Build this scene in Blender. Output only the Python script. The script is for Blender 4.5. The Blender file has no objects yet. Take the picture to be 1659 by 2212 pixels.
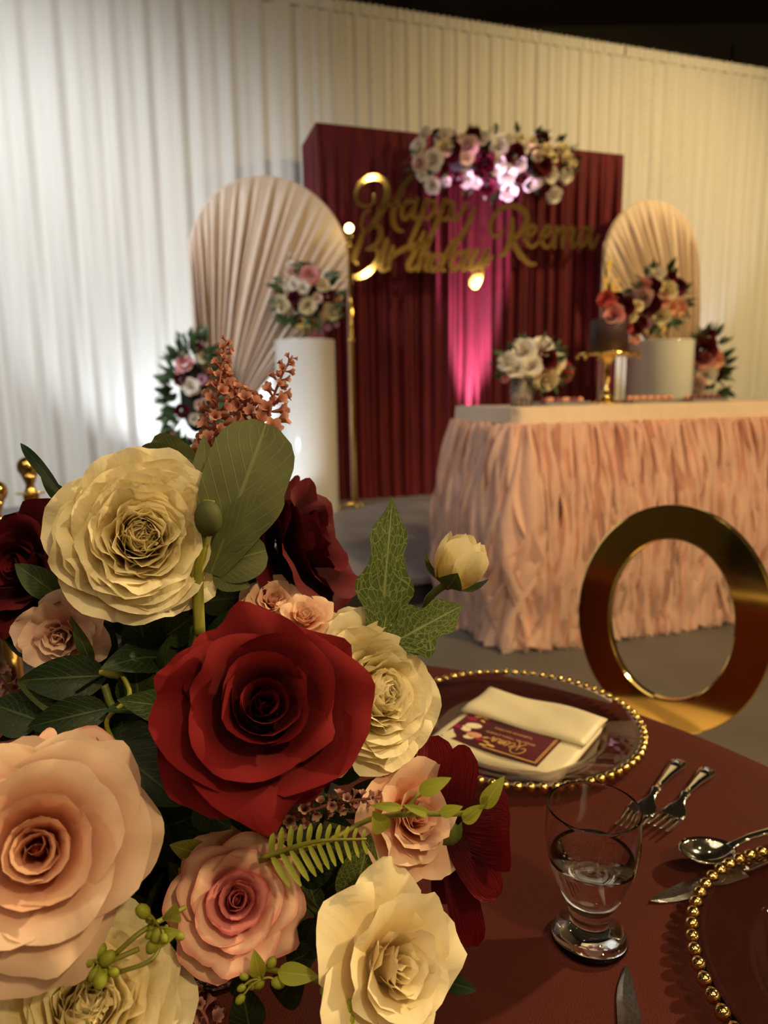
import bpy, math, random
import numpy as np
from mathutils import Matrix, Vector
random.seed(7); rng = np.random.default_rng(7)
SC = bpy.context.scene
COL = SC.collection
# ------------------------------------------------------------------ camera
FPX, HC, ROLL = 1500.0, 1.18, 0.016
PIT = math.atan(258 / 1500.0)
CAM = np.array([0, 0, HC])
FW = np.array([0, math.cos(PIT), -math.sin(PIT)])
_u0 = np.array([0, math.sin(PIT), math.cos(PIT)]); _r0 = np.array([1.0, 0, 0])
RT = _r0 - ROLL * _u0; RT /= np.linalg.norm(RT)
UP = _u0 + ROLL * _r0; UP /= np.linalg.norm(UP)
cd = bpy.data.cameras.new('camera'); cam = bpy.data.objects.new('camera', cd); COL.objects.link(cam)
cd.sensor_fit = 'VERTICAL'; cd.sensor_height = 36.0; cd.lens = FPX / 2212 * 36
cd.clip_start = 0.02; cd.clip_end = 100
cd.dof.use_dof = True; cd.dof.focus_distance = 0.46; cd.dof.aperture_fstop = 7.0
cam.matrix_world = Matrix(((RT[0], UP[0], -FW[0], 0), (RT[1], UP[1], -FW[1], 0), (RT[2], UP[2], -FW[2], HC), (0, 0, 0, 1)))
SC.camera = cam
vs = SC.view_settings
vs.view_transform = 'Standard'; vs.look = 'None'; vs.gamma = 1.0; vs.exposure = 0.0; vs.use_curve_mapping = False
SC.cycles.sample_clamp_indirect = 4.0
# ------------------------------------------------------------------ world and lights
w = bpy.data.worlds.new('world'); SC.world = w; w.use_nodes = True
w.node_tree.nodes['Background'].inputs[0].default_value = (0.9, 0.75, 0.55, 1)
w.node_tree.nodes['Background'].inputs[1].default_value = 0.02
def light(kind, name, loc, energy, col, size=0.1, target=None, angle=60, blend=0.6):
    l = bpy.data.lights.new(name, kind); l.energy = energy; l.color = col
    o = bpy.data.objects.new(name, l); COL.objects.link(o); o.location = loc
    if kind == 'AREA': l.shape = 'DISK'; l.size = size
    else: l.shadow_soft_size = size
    if kind == 'SPOT': l.spot_size = math.radians(angle); l.spot_blend = blend
    if target is not None:
        o.rotation_euler = (Vector(target) - Vector(loc)).to_track_quat('-Z', 'Y').to_euler()
    return o
WARM = (1.0, 0.72, 0.36); AMB = (1.0, 0.78, 0.50)
light('SPOT', 'key_warm_spot', (4.3, 2.0, 3.9), 900, (1.0, 0.74, 0.38), 0.10, (0.0, 0.6, 0.8), 46, 0.7)
light('SPOT', 'fill_warm_spot', (-1.9, -1.6, 3.8), 60, AMB, 0.25, (-0.1, 0.5, 0.9), 60, 0.8)
light('SPOT', 'table_warm_spot', (1.9, -1.7, 4.0), 260, WARM, 0.12, (0.3, 0.9, 0.7), 60, 0.8)
light('SPOT', 'cake_warm_spot', (3.2, 0.2, 4.8), 780, (1.0, 0.66, 0.30), 0.15, (1.6, 3.3, 0.8), 50, 0.6)
light('SPOT', 'stage_cool_spot', (-3.2, 1.2, 4.8), 230, (0.86, 0.88, 1.0), 0.12, (0.0, 4.4, 0.4), 36, 0.7)
light('AREA', 'hall_ambient_fill', (0.5, -1.5, 5.6), 55, AMB, 4.0, (0.5, 2.0, 0))  # broad unseen disc added as soft ambient fill for the closed hall
light('SPOT', 'drape_warm_wash', (5.6, 4.3, 4.9), 980, (1.0, 0.70, 0.30), 0.3, (3.2, 8.4, 2.2), 95, 0.9)
light('SPOT', 'drape_white_wash', (-3.2, 2.6, 4.4), 800, (0.95, 0.96, 0.97), 0.3, (-3.3, 6.6, 2.0), 92, 0.9)
light('SPOT', 'velvet_warm_wash', (0.2, 2.6, 5.2), 42, AMB, 0.2, (0.6, 6.8, 1.8), 50, 0.8)
for i, (x, y) in enumerate([(-2.5, -3), (0.2, -3.4), (2.7, -2.6), (4.4, 0.2), (-3.4, -0.2), (1.2, -0.8), (2.4, 1.4)]):
    light('POINT', 'ceiling_spot', (x, y, 5.2), 22, WARM, 0.06)
for i, (x, y, z) in enumerate([(7.6, -4.6, 4.4), (8.0, -2.4, 3.3), (5.6, -5.2, 3.0), (7.8, -0.4, 3.6), (3.4, -5.3, 3.4)]):
    light('POINT', 'sign_reflection_lamp', (x, y, z), 48, WARM, 0.12)  # unseen lamps added for the gold sign to mirror and to brighten that corner
# ------------------------------------------------------------------ picking helpers
def ray(px, py): return FW + RT * (px - 829.5) / FPX + UP * (1106 - py) / FPX
def at(px, py, d): return CAM + ray(px, py) * d
def onz(px, py, z):
    v = ray(px, py); return CAM + v * ((z - HC) / v[2])
SA = math.radians(18.0)                      # the party set stands turned by this much
A3 = np.array([math.cos(SA), math.sin(SA), 0]); B3 = np.array([-math.sin(SA), math.cos(SA), 0]); Z3 = np.array([0, 0, 1.0])
def onset(px, py, off):
    v = ray(px, py); return CAM + v * ((off - CAM @ B3) / (v @ B3))
def nrm(v):
    v = np.array(v, float); return v / (np.linalg.norm(v) + 1e-12)
# ------------------------------------------------------------------ mesh helpers
WM = {}                                       # own record of world matrices
def MX(o): return WM[o.name]
def mk(name, V, F, m=None, uv=None, smooth=True):
    me = bpy.data.meshes.new(name)
    me.from_pydata([tuple(map(float, v)) for v in V], [], [tuple(map(int, f)) for f in F])
    if smooth: me.polygons.foreach_set('use_smooth', [True] * len(me.polygons))
    if uv is not None:
        ul = me.uv_layers.new(name='uv')
        idx = np.empty(len(me.loops), dtype=np.int32); me.loops.foreach_get('vertex_index', idx)
        ul.data.foreach_set('uv', np.asarray(uv, dtype=np.float32)[idx].ravel())
    if m is not None: me.materials.append(m)
    me.update(); return me
def put(name, me, parent=None, world=None):
    o = bpy.data.objects.new(name, me); COL.objects.link(o)
    W = Matrix.Identity(4) if world is None else world
    if parent is not None:
        o.parent = parent; o.matrix_basis = MX(parent).inverted() @ W
    else: o.matrix_basis = W
    WM[o.name] = W.copy(); return o
def tag(o, label, cat, group=None, kind=None):
    o['label'] = label; o['category'] = cat
    if group: o['group'] = group
    if kind: o['kind'] = kind
    return o
def thing(name, label, cat, loc, rotz=0.0, group=None):
    o = put(name, None, None, Matrix.Translation(Vector(loc)) @ Matrix.Rotation(rotz, 4, 'Z'))
    return tag(o, label, cat, group)
def addw(parent, name, V, F, m, uv=None, smooth=True, label=None):
    """vertices in world space -> part stored in its parent's space"""
    Mi = np.array(MX(parent).inverted()) if parent is not None else np.eye(4)
    V = np.asarray(V, float); V = V @ Mi[:3, :3].T + Mi[:3, 3]
    me = mk(name, V, F, m, uv, smooth)
    o = bpy.data.objects.new(name, me); COL.objects.link(o)
    if parent is not None: o.parent = parent; WM[o.name] = MX(parent).copy()
    else: WM[o.name] = Matrix.Identity(4)
    if label: o['label'] = label
    return o
def addl(parent, name, V, F, m, uv=None, smooth=True, label=None):
    """vertices already in the parent's own space"""
    o = bpy.data.objects.new(name, mk(name, V, F, m, uv, smooth)); COL.objects.link(o)
    o.parent = parent; WM[o.name] = MX(parent).copy()
    if label: o['label'] = label
    return o
def inst(parent, name, me, world):
    return put(name, me, parent, world)
def struct(name, V, F, m, smooth=False, uv=None, parent=None):
    o = addw(parent, name, V, F, m, uv, smooth); o['kind'] = 'structure'; return o
def grid_faces(nu, nv, closed=False, off=0):
    F = []
    for j in range(nv - 1):
        for i in range(nu if closed else nu - 1):
            a = j * nu + i; b = j * nu + (i + 1) % nu
            F.append((a + off, b + off, b + nu + off, a + nu + off))
    return F
def box(c, s, rz=0.0):
    c = np.array(c, float); s = np.array(s, float) / 2
    V = np.array([[x, y, z] for z in (-1, 1) for y in (-1, 1) for x in (-1, 1)], float) * s
    ca, sa = math.cos(rz), math.sin(rz)
    V = V @ np.array([[ca, sa, 0], [-sa, ca, 0], [0, 0, 1]]) + c
    return V, [(0, 2, 3, 1), (4, 5, 7, 6), (0, 1, 5, 4), (2, 6, 7, 3), (0, 4, 6, 2), (1, 3, 7, 5)]
def bevbox(c, s, bev, ax=None):
    """box with a chamfer on every edge; ax = 3x3 rows of axes"""
    s = np.array(s, float) / 2; V = []; 
    for sx in (-1, 1):
        for sy in (-1, 1):
            for sz in (-1, 1):
                for k in range(3):
                    p = np.array([sx, sy, sz]) * s
                    for j in range(3):
                        if j != k: p[j] -= np.sign(p[j]) * bev
                    V.append(p)
    V = np.array(V)
    def id_(sx, sy, sz, k): return ((((sx > 0) * 2 + (sy > 0)) * 2) + (sz > 0)) * 3 + k
    F = []
    for k in range(3):
        o1, o2 = [j for j in range(3) if j != k]
        for sg in (-1, 1):
            q = []
            for a, b in ((-1, -1), (1, -1), (1, 1), (-1, 1)):
                t = [0, 0, 0]; t[k] = sg; t[o1] = a; t[o2] = b; q.append(id_(*t, k))
            F.append(q)
        for a in (-1, 1):
            for b in (-1, 1):
                t0 = [0, 0, 0]; t1 = [0, 0, 0]
                t0[k] = -1; t1[k] = 1
                for t in (t0, t1): t[o1] = a; t[o2] = b
                F.append([id_(*t0, o1), id_(*t1, o1), id_(*t1, o2), id_(*t0, o2)])
    for sx in (-1, 1):
        for sy in (-1, 1):
            for sz in (-1, 1): F.append([id_(sx, sy, sz, 0), id_(sx, sy, sz, 1), id_(sx, sy, sz, 2)])
    if ax is not None: V = V @ np.array(ax)
    return V + np.array(c, float), F
def lathe(prof, n=48, loc=(0, 0, 0), cap=True):
    V = []; 
    for r, z in prof:
        for i in range(n):
            t = 2 * math.pi * i / n; V.append((loc[0] + r * math.cos(t), loc[1] + r * math.sin(t), loc[2] + z))
    F = grid_faces(n, len(prof), True)
    if cap:
        if prof[0][0] > 1e-6: F.append(list(range(n))[::-1])
        if prof[-1][0] > 1e-6: F.append([(len(prof) - 1) * n + i for i in range(n)])
    return np.array(V), F
def smooth_path(P, n):
    P = np.asarray(P, float)
    if len(P) < 3: 
        t = np.linspace(0, 1, n)[:, None]; return P[0] * (1 - t) + P[-1] * t
    Q = np.vstack([2 * P[0] - P[1], P, 2 * P[-1] - P[-2]]); out = []
    m = len(P) - 1
    for k in range(n):
        x = k / (n - 1) * m; i = min(int(x), m - 1); t = x - i
        a, b, c, d = Q[i], Q[i + 1], Q[i + 2], Q[i + 3]
        out.append(0.5 * ((2 * b) + (c - a) * t + (2 * a - 5 * b + 4 * c - d) * t * t + (3 * b - a - 3 * c + d) * t ** 3))
    return np.array(out)
def tube(P, r, seg=8, n=None):
    P = smooth_path(P, n or max(6, 5 * len(P))); N = len(P)
    r = np.interp(np.linspace(0, 1, N), np.linspace(0, 1, len(np.atleast_1d(r))), np.atleast_1d(r)) if np.ndim(r) else np.full(N, r)
    T = np.gradient(P, axis=0); T /= np.linalg.norm(T, axis=1)[:, None] + 1e-12
    u = nrm(np.cross(T[0], [0.31, 0.2, 0.93])); V = []
    for k in range(N):
        u = nrm(u - T[k] * (u @ T[k])); v = np.cross(T[k], u)
        for i in range(seg):
            a = 2 * math.pi * i / seg; V.append(P[k] + r[k] * (u * math.cos(a) + v * math.sin(a)))
    F = grid_faces(seg, N, True); F.append(list(range(seg))[::-1]); F.append([(N - 1) * seg + i for i in range(seg)])
    return np.array(V), F
def join(parts):
    V = []; F = []; n = 0
    for v, f in parts:
        V.append(np.asarray(v, float)); F += [[i + n for i in q] for q in f]; n += len(v)
    return np.vstack(V), F
def ball(c, r, nu=10, nv=7, sc=(1, 1, 1)):
    V, F = lathe([(max(1e-4, r * math.sin(math.pi * k / (nv - 1))), -r * math.cos(math.pi * k / (nv - 1))) for k in range(nv)], nu, cap=False)
    return V * np.array(sc) + np.array(c), F
# ------------------------------------------------------------------ materials
def base_mat(name):
    m = bpy.data.materials.new(name); m.use_nodes = True
    nt = m.node_tree; b = nt.nodes['Principled BSDF']; return m, nt, b
def N(nt, kind, **kw):
    n = nt.nodes.new(kind)
    for k, v in kw.items():
        if k in n.inputs: n.inputs[k].default_value = v
        else: setattr(n, k, v)
    return n
def ramp(nt, stops):
    r = nt.nodes.new('ShaderNodeValToRGB'); e = r.color_ramp.elements
    e[0].position = stops[0][0]; e[0].color = (*stops[0][1], 1); e[1].position = stops[-1][0]; e[1].color = (*stops[-1][1], 1)
    for p, c in stops[1:-1]:
        q = e.new(p); q.color = (*c, 1)
    return r
def simple(name, col, rough=0.5, metal=0.0, var=0.12, nscale=6.0, bump=0.0, bscale=40.0, sheen=0.0, sheen_col=None, transl=0.0, coat=0.0, spec=None, stretch=None):
    m, nt, b = base_mat(name); L = nt.links.new
    tc = N(nt, 'ShaderNodeTexCoord'); src = tc.outputs['Object']
    if stretch:
        mp = N(nt, 'ShaderNodeMapping'); mp.inputs['Scale'].default_value = stretch; L(src, mp.inputs[0]); src = mp.outputs[0]
    no = N(nt, 'ShaderNodeTexNoise', Scale=nscale, Detail=4.0); L(src, no.inputs['Vector'])
    c = np.array(col); r = ramp(nt, [(0.3, tuple(c * (1 - var))), (0.7, tuple(np.minimum(c * (1 + var), 1)))])
    L(no.outputs['Fac'], r.inputs[0]); L(r.outputs[0], b.inputs['Base Color'])
    b.inputs['Roughness'].default_value = rough; b.inputs['Metallic'].default_value = metal
    if coat: b.inputs['Coat Weight'].default_value = coat; b.inputs['Coat Roughness'].default_value = 0.05
    if spec is not None: b.inputs['Specular IOR Level'].default_value = spec
    if sheen:
        b.inputs['Sheen Weight'].default_value = sheen; b.inputs['Sheen Roughness'].default_value = 0.35
        b.inputs['Sheen Tint'].default_value = (*(sheen_col or col), 1)
    if bump:
        n2 = N(nt, 'ShaderNodeTexNoise', Scale=bscale, Detail=5.0); L(src, n2.inputs['Vector'])
        bp = N(nt, 'ShaderNodeBump', Strength=bump, Distance=0.01); L(n2.outputs['Fac'], bp.inputs['Height']); L(bp.outputs[0], b.inputs['Normal'])
    if transl:
        tr = N(nt, 'ShaderNodeBsdfTranslucent'); L(r.outputs[0], tr.inputs['Color'])
        mx = N(nt, 'ShaderNodeMixShader', Fac=transl); L(b.outputs[0], mx.inputs[1]); L(tr.outputs[0], mx.inputs[2])
        L(mx.outputs[0], nt.nodes['Material Output'].inputs[0])
    return m
def petal_mat(name, c0, c1, c2, rough=0.6, transl=0.25, sheen=0.0, bump=0.15, fibre=30.0, rim=None):
    """c0 at the petal's foot, c1 mid, c2 at its lip (UV v runs foot to lip)"""
    m, nt, b = base_mat(name); L = nt.links.new
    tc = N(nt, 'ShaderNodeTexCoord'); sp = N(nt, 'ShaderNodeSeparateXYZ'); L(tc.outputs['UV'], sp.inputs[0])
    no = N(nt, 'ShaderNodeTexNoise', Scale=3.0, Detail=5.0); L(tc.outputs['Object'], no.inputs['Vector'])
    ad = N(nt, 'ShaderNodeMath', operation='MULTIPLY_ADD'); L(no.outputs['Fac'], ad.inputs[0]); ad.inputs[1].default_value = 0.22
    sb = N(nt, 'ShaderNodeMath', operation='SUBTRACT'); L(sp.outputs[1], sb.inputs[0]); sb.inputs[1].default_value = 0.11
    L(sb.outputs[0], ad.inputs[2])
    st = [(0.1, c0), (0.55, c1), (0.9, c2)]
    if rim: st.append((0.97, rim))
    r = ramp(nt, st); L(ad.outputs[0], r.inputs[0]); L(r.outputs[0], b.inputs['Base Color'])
    b.inputs['Roughness'].default_value = rough; b.inputs['Specular IOR Level'].default_value = 0.25
    if sheen:
        b.inputs['Sheen Weight'].default_value = sheen; b.inputs['Sheen Roughness'].default_value = 0.4; b.inputs['Sheen Tint'].default_value = (*c2, 1)
    mp = N(nt, 'ShaderNodeMapping'); mp.inputs['Scale'].default_value = (fibre, 2.5, 1); L(tc.outputs['UV'], mp.inputs[0])
    n2 = N(nt, 'ShaderNodeTexNoise', Scale=1.0, Detail=4.0); L(mp.outputs[0], n2.inputs['Vector'])
    bp = N(nt, 'ShaderNodeBump', Strength=bump, Distance=0.02); L(n2.outputs['Fac'], bp.inputs['Height']); L(bp.outputs[0], b.inputs['Normal'])
    if transl:
        tr = N(nt, 'ShaderNodeBsdfTranslucent'); L(r.outputs[0], tr.inputs['Color'])
        mx = N(nt, 'ShaderNodeMixShader', Fac=transl); L(b.outputs[0], mx.inputs[1]); L(tr.outputs[0], mx.inputs[2])
        L(mx.outputs[0], nt.nodes['Material Output'].inputs[0])
    return m
def leaf_mat(name, c, vein, rough=0.45, net=0.4, transl=0.2):
    m, nt, b = base_mat(name); L = nt.links.new
    tc = N(nt, 'ShaderNodeTexCoord'); sp = N(nt, 'ShaderNodeSeparateXYZ'); L(tc.outputs['UV'], sp.inputs[0])
    su = N(nt, 'ShaderNodeMath', operation='SUBTRACT'); L(sp.outputs[0], su.inputs[0]); su.inputs[1].default_value = 0.5
    ab = N(nt, 'ShaderNodeMath', operation='ABSOLUTE'); L(su.outputs[0], ab.inputs[0])
    mid = N(nt, 'ShaderNodeMapRange'); L(ab.outputs[0], mid.inputs[0]); mid.inputs[1].default_value = 0.012; mid.inputs[2].default_value = 0.035; mid.inputs[3].default_value = 1; mid.inputs[4].default_value = 0
    # side veins: v - 0.8|u| banded
    ma = N(nt, 'ShaderNodeMath', operation='MULTIPLY_ADD'); L(ab.outputs[0], ma.inputs[0]); ma.inputs[1].default_value = -0.8; L(sp.outputs[1], ma.inputs[2])
    mu = N(nt, 'ShaderNodeMath', operation='MULTIPLY'); L(ma.outputs[0], mu.inputs[0]); mu.inputs[1].default_value = 8.0
    fr = N(nt, 'ShaderNodeMath', operation='PINGPONG'); L(mu.outputs[0], fr.inputs[0]); fr.inputs[1].default_value = 0.5
    sv = N(nt, 'ShaderNodeMapRange'); L(fr.outputs[0], sv.inputs[0]); sv.inputs[1].default_value = 0.02; sv.inputs[2].default_value = 0.07; sv.inputs[3].default_value = 0.7; sv.inputs[4].default_value = 0
    mp = N(nt, 'ShaderNodeMapping'); mp.inputs['Scale'].default_value = (9, 17, 1); L(tc.outputs['UV'], mp.inputs[0])
    vo = N(nt, 'ShaderNodeTexVoronoi', feature='DISTANCE_TO_EDGE', Scale=1.0); L(mp.outputs[0], vo.inputs['Vector'])
    nv = N(nt, 'ShaderNodeMapRange'); L(vo.outputs['Distance'], nv.inputs[0]); nv.inputs[1].default_value = 0.01; nv.inputs[2].default_value = 0.07; nv.inputs[3].default_value = net; nv.inputs[4].default_value = 0
    m1 = N(nt, 'ShaderNodeMath', operation='MAXIMUM'); L(mid.outputs[0], m1.inputs[0]); L(sv.outputs[0], m1.inputs[1])
    m2 = N(nt, 'ShaderNodeMath', operation='MAXIMUM'); L(m1.outputs[0], m2.inputs[0]); L(nv.outputs[0], m2.inputs[1])
    no = N(nt, 'ShaderNodeTexNoise', Scale=30.0, Detail=3.0); L(tc.outputs['Object'], no.inputs['Vector'])
    c = np.array(c); rp = ramp(nt, [(0.3, tuple(c * 0.75)), (0.7, tuple(c * 1.25))]); L(no.outputs['Fac'], rp.inputs[0])
    mix = N(nt, 'ShaderNodeMixRGB'); L(m2.outputs[0], mix.inputs[0]); L(rp.outputs[0], mix.inputs[1]); mix.inputs[2].default_value = (*vein, 1)
    L(mix.outputs[0], b.inputs['Base Color']); b.inputs['Roughness'].default_value = rough; b.inputs['Specular IOR Level'].default_value = 0.3
    bp = N(nt, 'ShaderNodeBump', Strength=0.25, Distance=0.003); L(m2.outputs[0], bp.inputs['Height']); L(bp.outputs[0], b.inputs['Normal'])
    tr = N(nt, 'ShaderNodeBsdfTranslucent'); L(mix.outputs[0], tr.inputs['Color'])
    mx = N(nt, 'ShaderNodeMixShader', Fac=transl); L(b.outputs[0], mx.inputs[1]); L(tr.outputs[0], mx.inputs[2])
    L(mx.outputs[0], nt.nodes['Material Output'].inputs[0]); return m
def glass_mat(name, col=(1, 1, 1), ior=1.45, rough=0.0):
    m, nt, b = base_mat(name); nt.nodes.remove(b)
    g = N(nt, 'ShaderNodeBsdfGlass', IOR=ior, Roughness=rough); g.inputs['Color'].default_value = (*col, 1)
    nt.links.new(g.outputs[0], nt.nodes['Material Output'].inputs[0]); return m
def emis(name, col, s):
    m, nt, b = base_mat(name); b.inputs['Base Color'].default_value = (*col, 1)
    b.inputs['Emission Color'].default_value = (*col, 1); b.inputs['Emission Strength'].default_value = s; return m
M = {}
M['floor'] = simple('grey_floor', (0.115, 0.11, 0.10), 0.55, var=0.15, nscale=2.5, bump=0.05)
M['wall'] = simple('dark_wall', (0.05, 0.045, 0.035), 0.85, var=0.2, nscale=1.0)
M['hall'] = simple('hall_wall', (0.30, 0.24, 0.17), 0.85, var=0.15, nscale=0.6)
M['black'] = simple('black_skirt', (0.012, 0.012, 0.012), 0.8, nscale=4)
M['stage'] = simple('stage_deck', (0.20, 0.20, 0.205), 0.45, var=0.25, nscale=3, bump=0.1, bscale=120)
M['trim'] = simple('stage_trim', (0.25, 0.25, 0.26), 0.4, metal=0.6)
M['drape'] = simple('white_drape', (0.80, 0.79, 0.75), 0.75, var=0.04, nscale=2, bump=0.12, bscale=60, sheen=0.2, transl=0.12, stretch=(6, 6, 0.4))
M['velvet'] = simple('red_velvet', (0.108, 0.0009, 0.0065), 0.8, var=0.3, nscale=5, bump=0.1, bscale=90, sheen=0.08, sheen_col=(0.8, 0.02, 0.06), stretch=(3, 3, 0.5))
M['blush'] = simple('blush_satin', (0.74, 0.60, 0.49), 0.5, var=0.05, nscale=3, sheen=0.2)
M['organza'] = simple('blush_organza', (0.94, 0.66, 0.55), 0.6, var=0.08, nscale=9, sheen=0.4, sheen_col=(1, 0.8, 0.7), transl=0.35, bump=0.3, bscale=50)
M['topcloth'] = simple('cream_cloth', (0.80, 0.66, 0.50), 0.7, var=0.05, bump=0.1)
M['gloss_white'] = simple('gloss_white', (0.80, 0.79, 0.75), 0.12, var=0.02, coat=0.6)
M['gold'] = simple('polished_gold', (0.83, 0.58, 0.20), 0.10, 1.0, var=0.04)
M['goldmir'] = simple('gold_mirror', (0.72, 0.56, 0.22), 0.06, 1.0, var=0.03)
M['goldchair'] = simple('gold_steel', (0.74, 0.53, 0.17), 0.09, 1.0, var=0.05, nscale=3)
M['silver'] = simple('stainless_steel', (0.78, 0.76, 0.70), 0.08, 1.0, var=0.05)
M['blade'] = simple('worn_blade', (0.60, 0.58, 0.56), 0.22, 1.0, var=0.1, nscale=200, bump=0.1, bscale=400)
M['cloth'] = simple('burgundy_cloth', (0.078, 0.0135, 0.0085), 0.62, var=0.06, nscale=5, bump=0.35, bscale=900, spec=0.12)
M['glass'] = glass_mat('clear_glass'); M['plateglass'] = glass_mat('plate_glass', (0.97, 0.93, 0.94), 1.48, 0.01)
M['water'] = glass_mat('water', (0.98, 0.99, 1.0), 1.33)
M['napkin'] = simple('ivory_satin', (0.70, 0.62, 0.42), 0.42, var=0.08, nscale=12, bump=0.08, bscale=80, sheen=0.3)
M['card'] = simple('burgundy_card', (0.075, 0.010, 0.018), 0.35, var=0.5, nscale=14)
M['cardgold'] = simple('gold_print', (0.75, 0.42, 0.13), 0.35, var=0.2, nscale=60)
M['cardpink'] = simple('pink_print', (0.72, 0.32, 0.22), 0.45); M['cardcream'] = simple('cream_print', (0.85, 0.72, 0.50), 0.45)
M['cardred'] = simple('crimson_print', (0.33, 0.01, 0.06), 0.45)
M['cake'] = simple('chocolate_fondant', (0.060, 0.030, 0.034), 0.5, var=0.1)
M['topper'] = simple('gold_card', (0.86, 0.60, 0.16), 0.35, 0.35)
M['plate'] = simple('white_platter', (0.78, 0.76, 0.74), 0.25)
M['tray'] = simple('silver_tray', (0.5, 0.5, 0.52), 0.3, 0.8)
M['treat'] = simple('peach_sweet', (0.80, 0.38, 0.24), 0.5); M['treat2'] = simple('plum_sweet', (0.20, 0.04, 0.06), 0.5); M['treat3'] = simple('pale_sweet', (0.85, 0.68, 0.55), 0.5)
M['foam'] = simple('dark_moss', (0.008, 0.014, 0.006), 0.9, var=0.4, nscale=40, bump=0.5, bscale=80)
M['vase'] = simple('sequin_silver', (0.45, 0.38, 0.42), 0.2, 1.0, var=0.4, nscale=160, bump=0.8, bscale=200)
M['stem'] = simple('green_stem', (0.10, 0.13, 0.02), 0.5, var=0.3, nscale=50)
M['stemy'] = simple('olive_stem', (0.24, 0.24, 0.03), 0.5, var=0.3, nscale=50)
# petals
P = {}
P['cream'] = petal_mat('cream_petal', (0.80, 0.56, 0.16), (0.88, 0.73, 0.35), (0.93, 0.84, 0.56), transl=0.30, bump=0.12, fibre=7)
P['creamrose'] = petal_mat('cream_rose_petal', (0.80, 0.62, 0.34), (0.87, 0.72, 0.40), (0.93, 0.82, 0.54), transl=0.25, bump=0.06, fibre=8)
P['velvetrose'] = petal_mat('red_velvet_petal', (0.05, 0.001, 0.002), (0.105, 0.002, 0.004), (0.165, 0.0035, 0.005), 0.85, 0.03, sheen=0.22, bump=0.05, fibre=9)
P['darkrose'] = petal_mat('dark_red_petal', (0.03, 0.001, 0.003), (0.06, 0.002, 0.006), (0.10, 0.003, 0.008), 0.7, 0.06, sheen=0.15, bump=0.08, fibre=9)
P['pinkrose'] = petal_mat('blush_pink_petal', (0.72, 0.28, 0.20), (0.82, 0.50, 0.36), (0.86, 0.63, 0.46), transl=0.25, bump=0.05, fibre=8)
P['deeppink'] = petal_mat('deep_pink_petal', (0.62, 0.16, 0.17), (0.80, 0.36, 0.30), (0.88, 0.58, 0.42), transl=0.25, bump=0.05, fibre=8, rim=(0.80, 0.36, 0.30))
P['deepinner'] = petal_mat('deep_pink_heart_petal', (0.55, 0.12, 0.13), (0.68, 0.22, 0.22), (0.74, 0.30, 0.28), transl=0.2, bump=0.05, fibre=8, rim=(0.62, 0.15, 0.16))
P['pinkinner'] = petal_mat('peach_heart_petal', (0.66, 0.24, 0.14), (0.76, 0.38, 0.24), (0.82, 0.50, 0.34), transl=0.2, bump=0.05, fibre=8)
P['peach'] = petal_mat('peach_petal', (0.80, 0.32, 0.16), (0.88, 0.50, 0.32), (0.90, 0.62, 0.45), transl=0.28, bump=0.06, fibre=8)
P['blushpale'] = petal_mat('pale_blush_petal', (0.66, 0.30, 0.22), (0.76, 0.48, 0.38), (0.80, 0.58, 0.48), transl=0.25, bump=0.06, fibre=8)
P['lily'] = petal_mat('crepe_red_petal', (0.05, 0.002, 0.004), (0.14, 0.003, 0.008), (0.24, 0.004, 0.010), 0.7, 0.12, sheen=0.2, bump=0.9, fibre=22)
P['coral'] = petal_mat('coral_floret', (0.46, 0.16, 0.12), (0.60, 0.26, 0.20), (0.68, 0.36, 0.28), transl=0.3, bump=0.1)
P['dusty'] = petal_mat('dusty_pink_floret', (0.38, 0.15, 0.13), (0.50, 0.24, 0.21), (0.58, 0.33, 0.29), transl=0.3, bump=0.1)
S = {}
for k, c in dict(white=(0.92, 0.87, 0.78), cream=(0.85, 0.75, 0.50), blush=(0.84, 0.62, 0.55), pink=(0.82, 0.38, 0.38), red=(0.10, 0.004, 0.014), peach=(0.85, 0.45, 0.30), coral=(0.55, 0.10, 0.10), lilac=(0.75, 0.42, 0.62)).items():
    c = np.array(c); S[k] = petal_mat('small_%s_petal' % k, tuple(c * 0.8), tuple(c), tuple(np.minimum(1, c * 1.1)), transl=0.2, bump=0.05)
G = {}
G['dark'] = leaf_mat('dark_leaf', (0.012, 0.028, 0.009), (0.05, 0.09, 0.03), net=0.15)
G['mid'] = leaf_mat('mid_leaf', (0.035, 0.062, 0.018), (0.12, 0.15, 0.05), net=0.12)
G['olive'] = leaf_mat('olive_leaf', (0.105, 0.120, 0.038), (0.17, 0.19, 0.065), net=0.06, rough=0.6)
G['net'] = leaf_mat('netted_leaf', (0.10, 0.145, 0.035), (0.33, 0.40, 0.14), net=0.75)
G['lime'] = leaf_mat('lime_leaf', (0.36, 0.40, 0.045), (0.5, 0.52, 0.12), net=0.1, transl=0.3)
G['small'] = leaf_mat('small_green_leaf', (0.05, 0.10, 0.04), (0.12, 0.18, 0.08), net=0.0)
G['sage'] = leaf_mat('sage_leaf', (0.13, 0.20, 0.14), (0.2, 0.28, 0.2), net=0.0)
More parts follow.
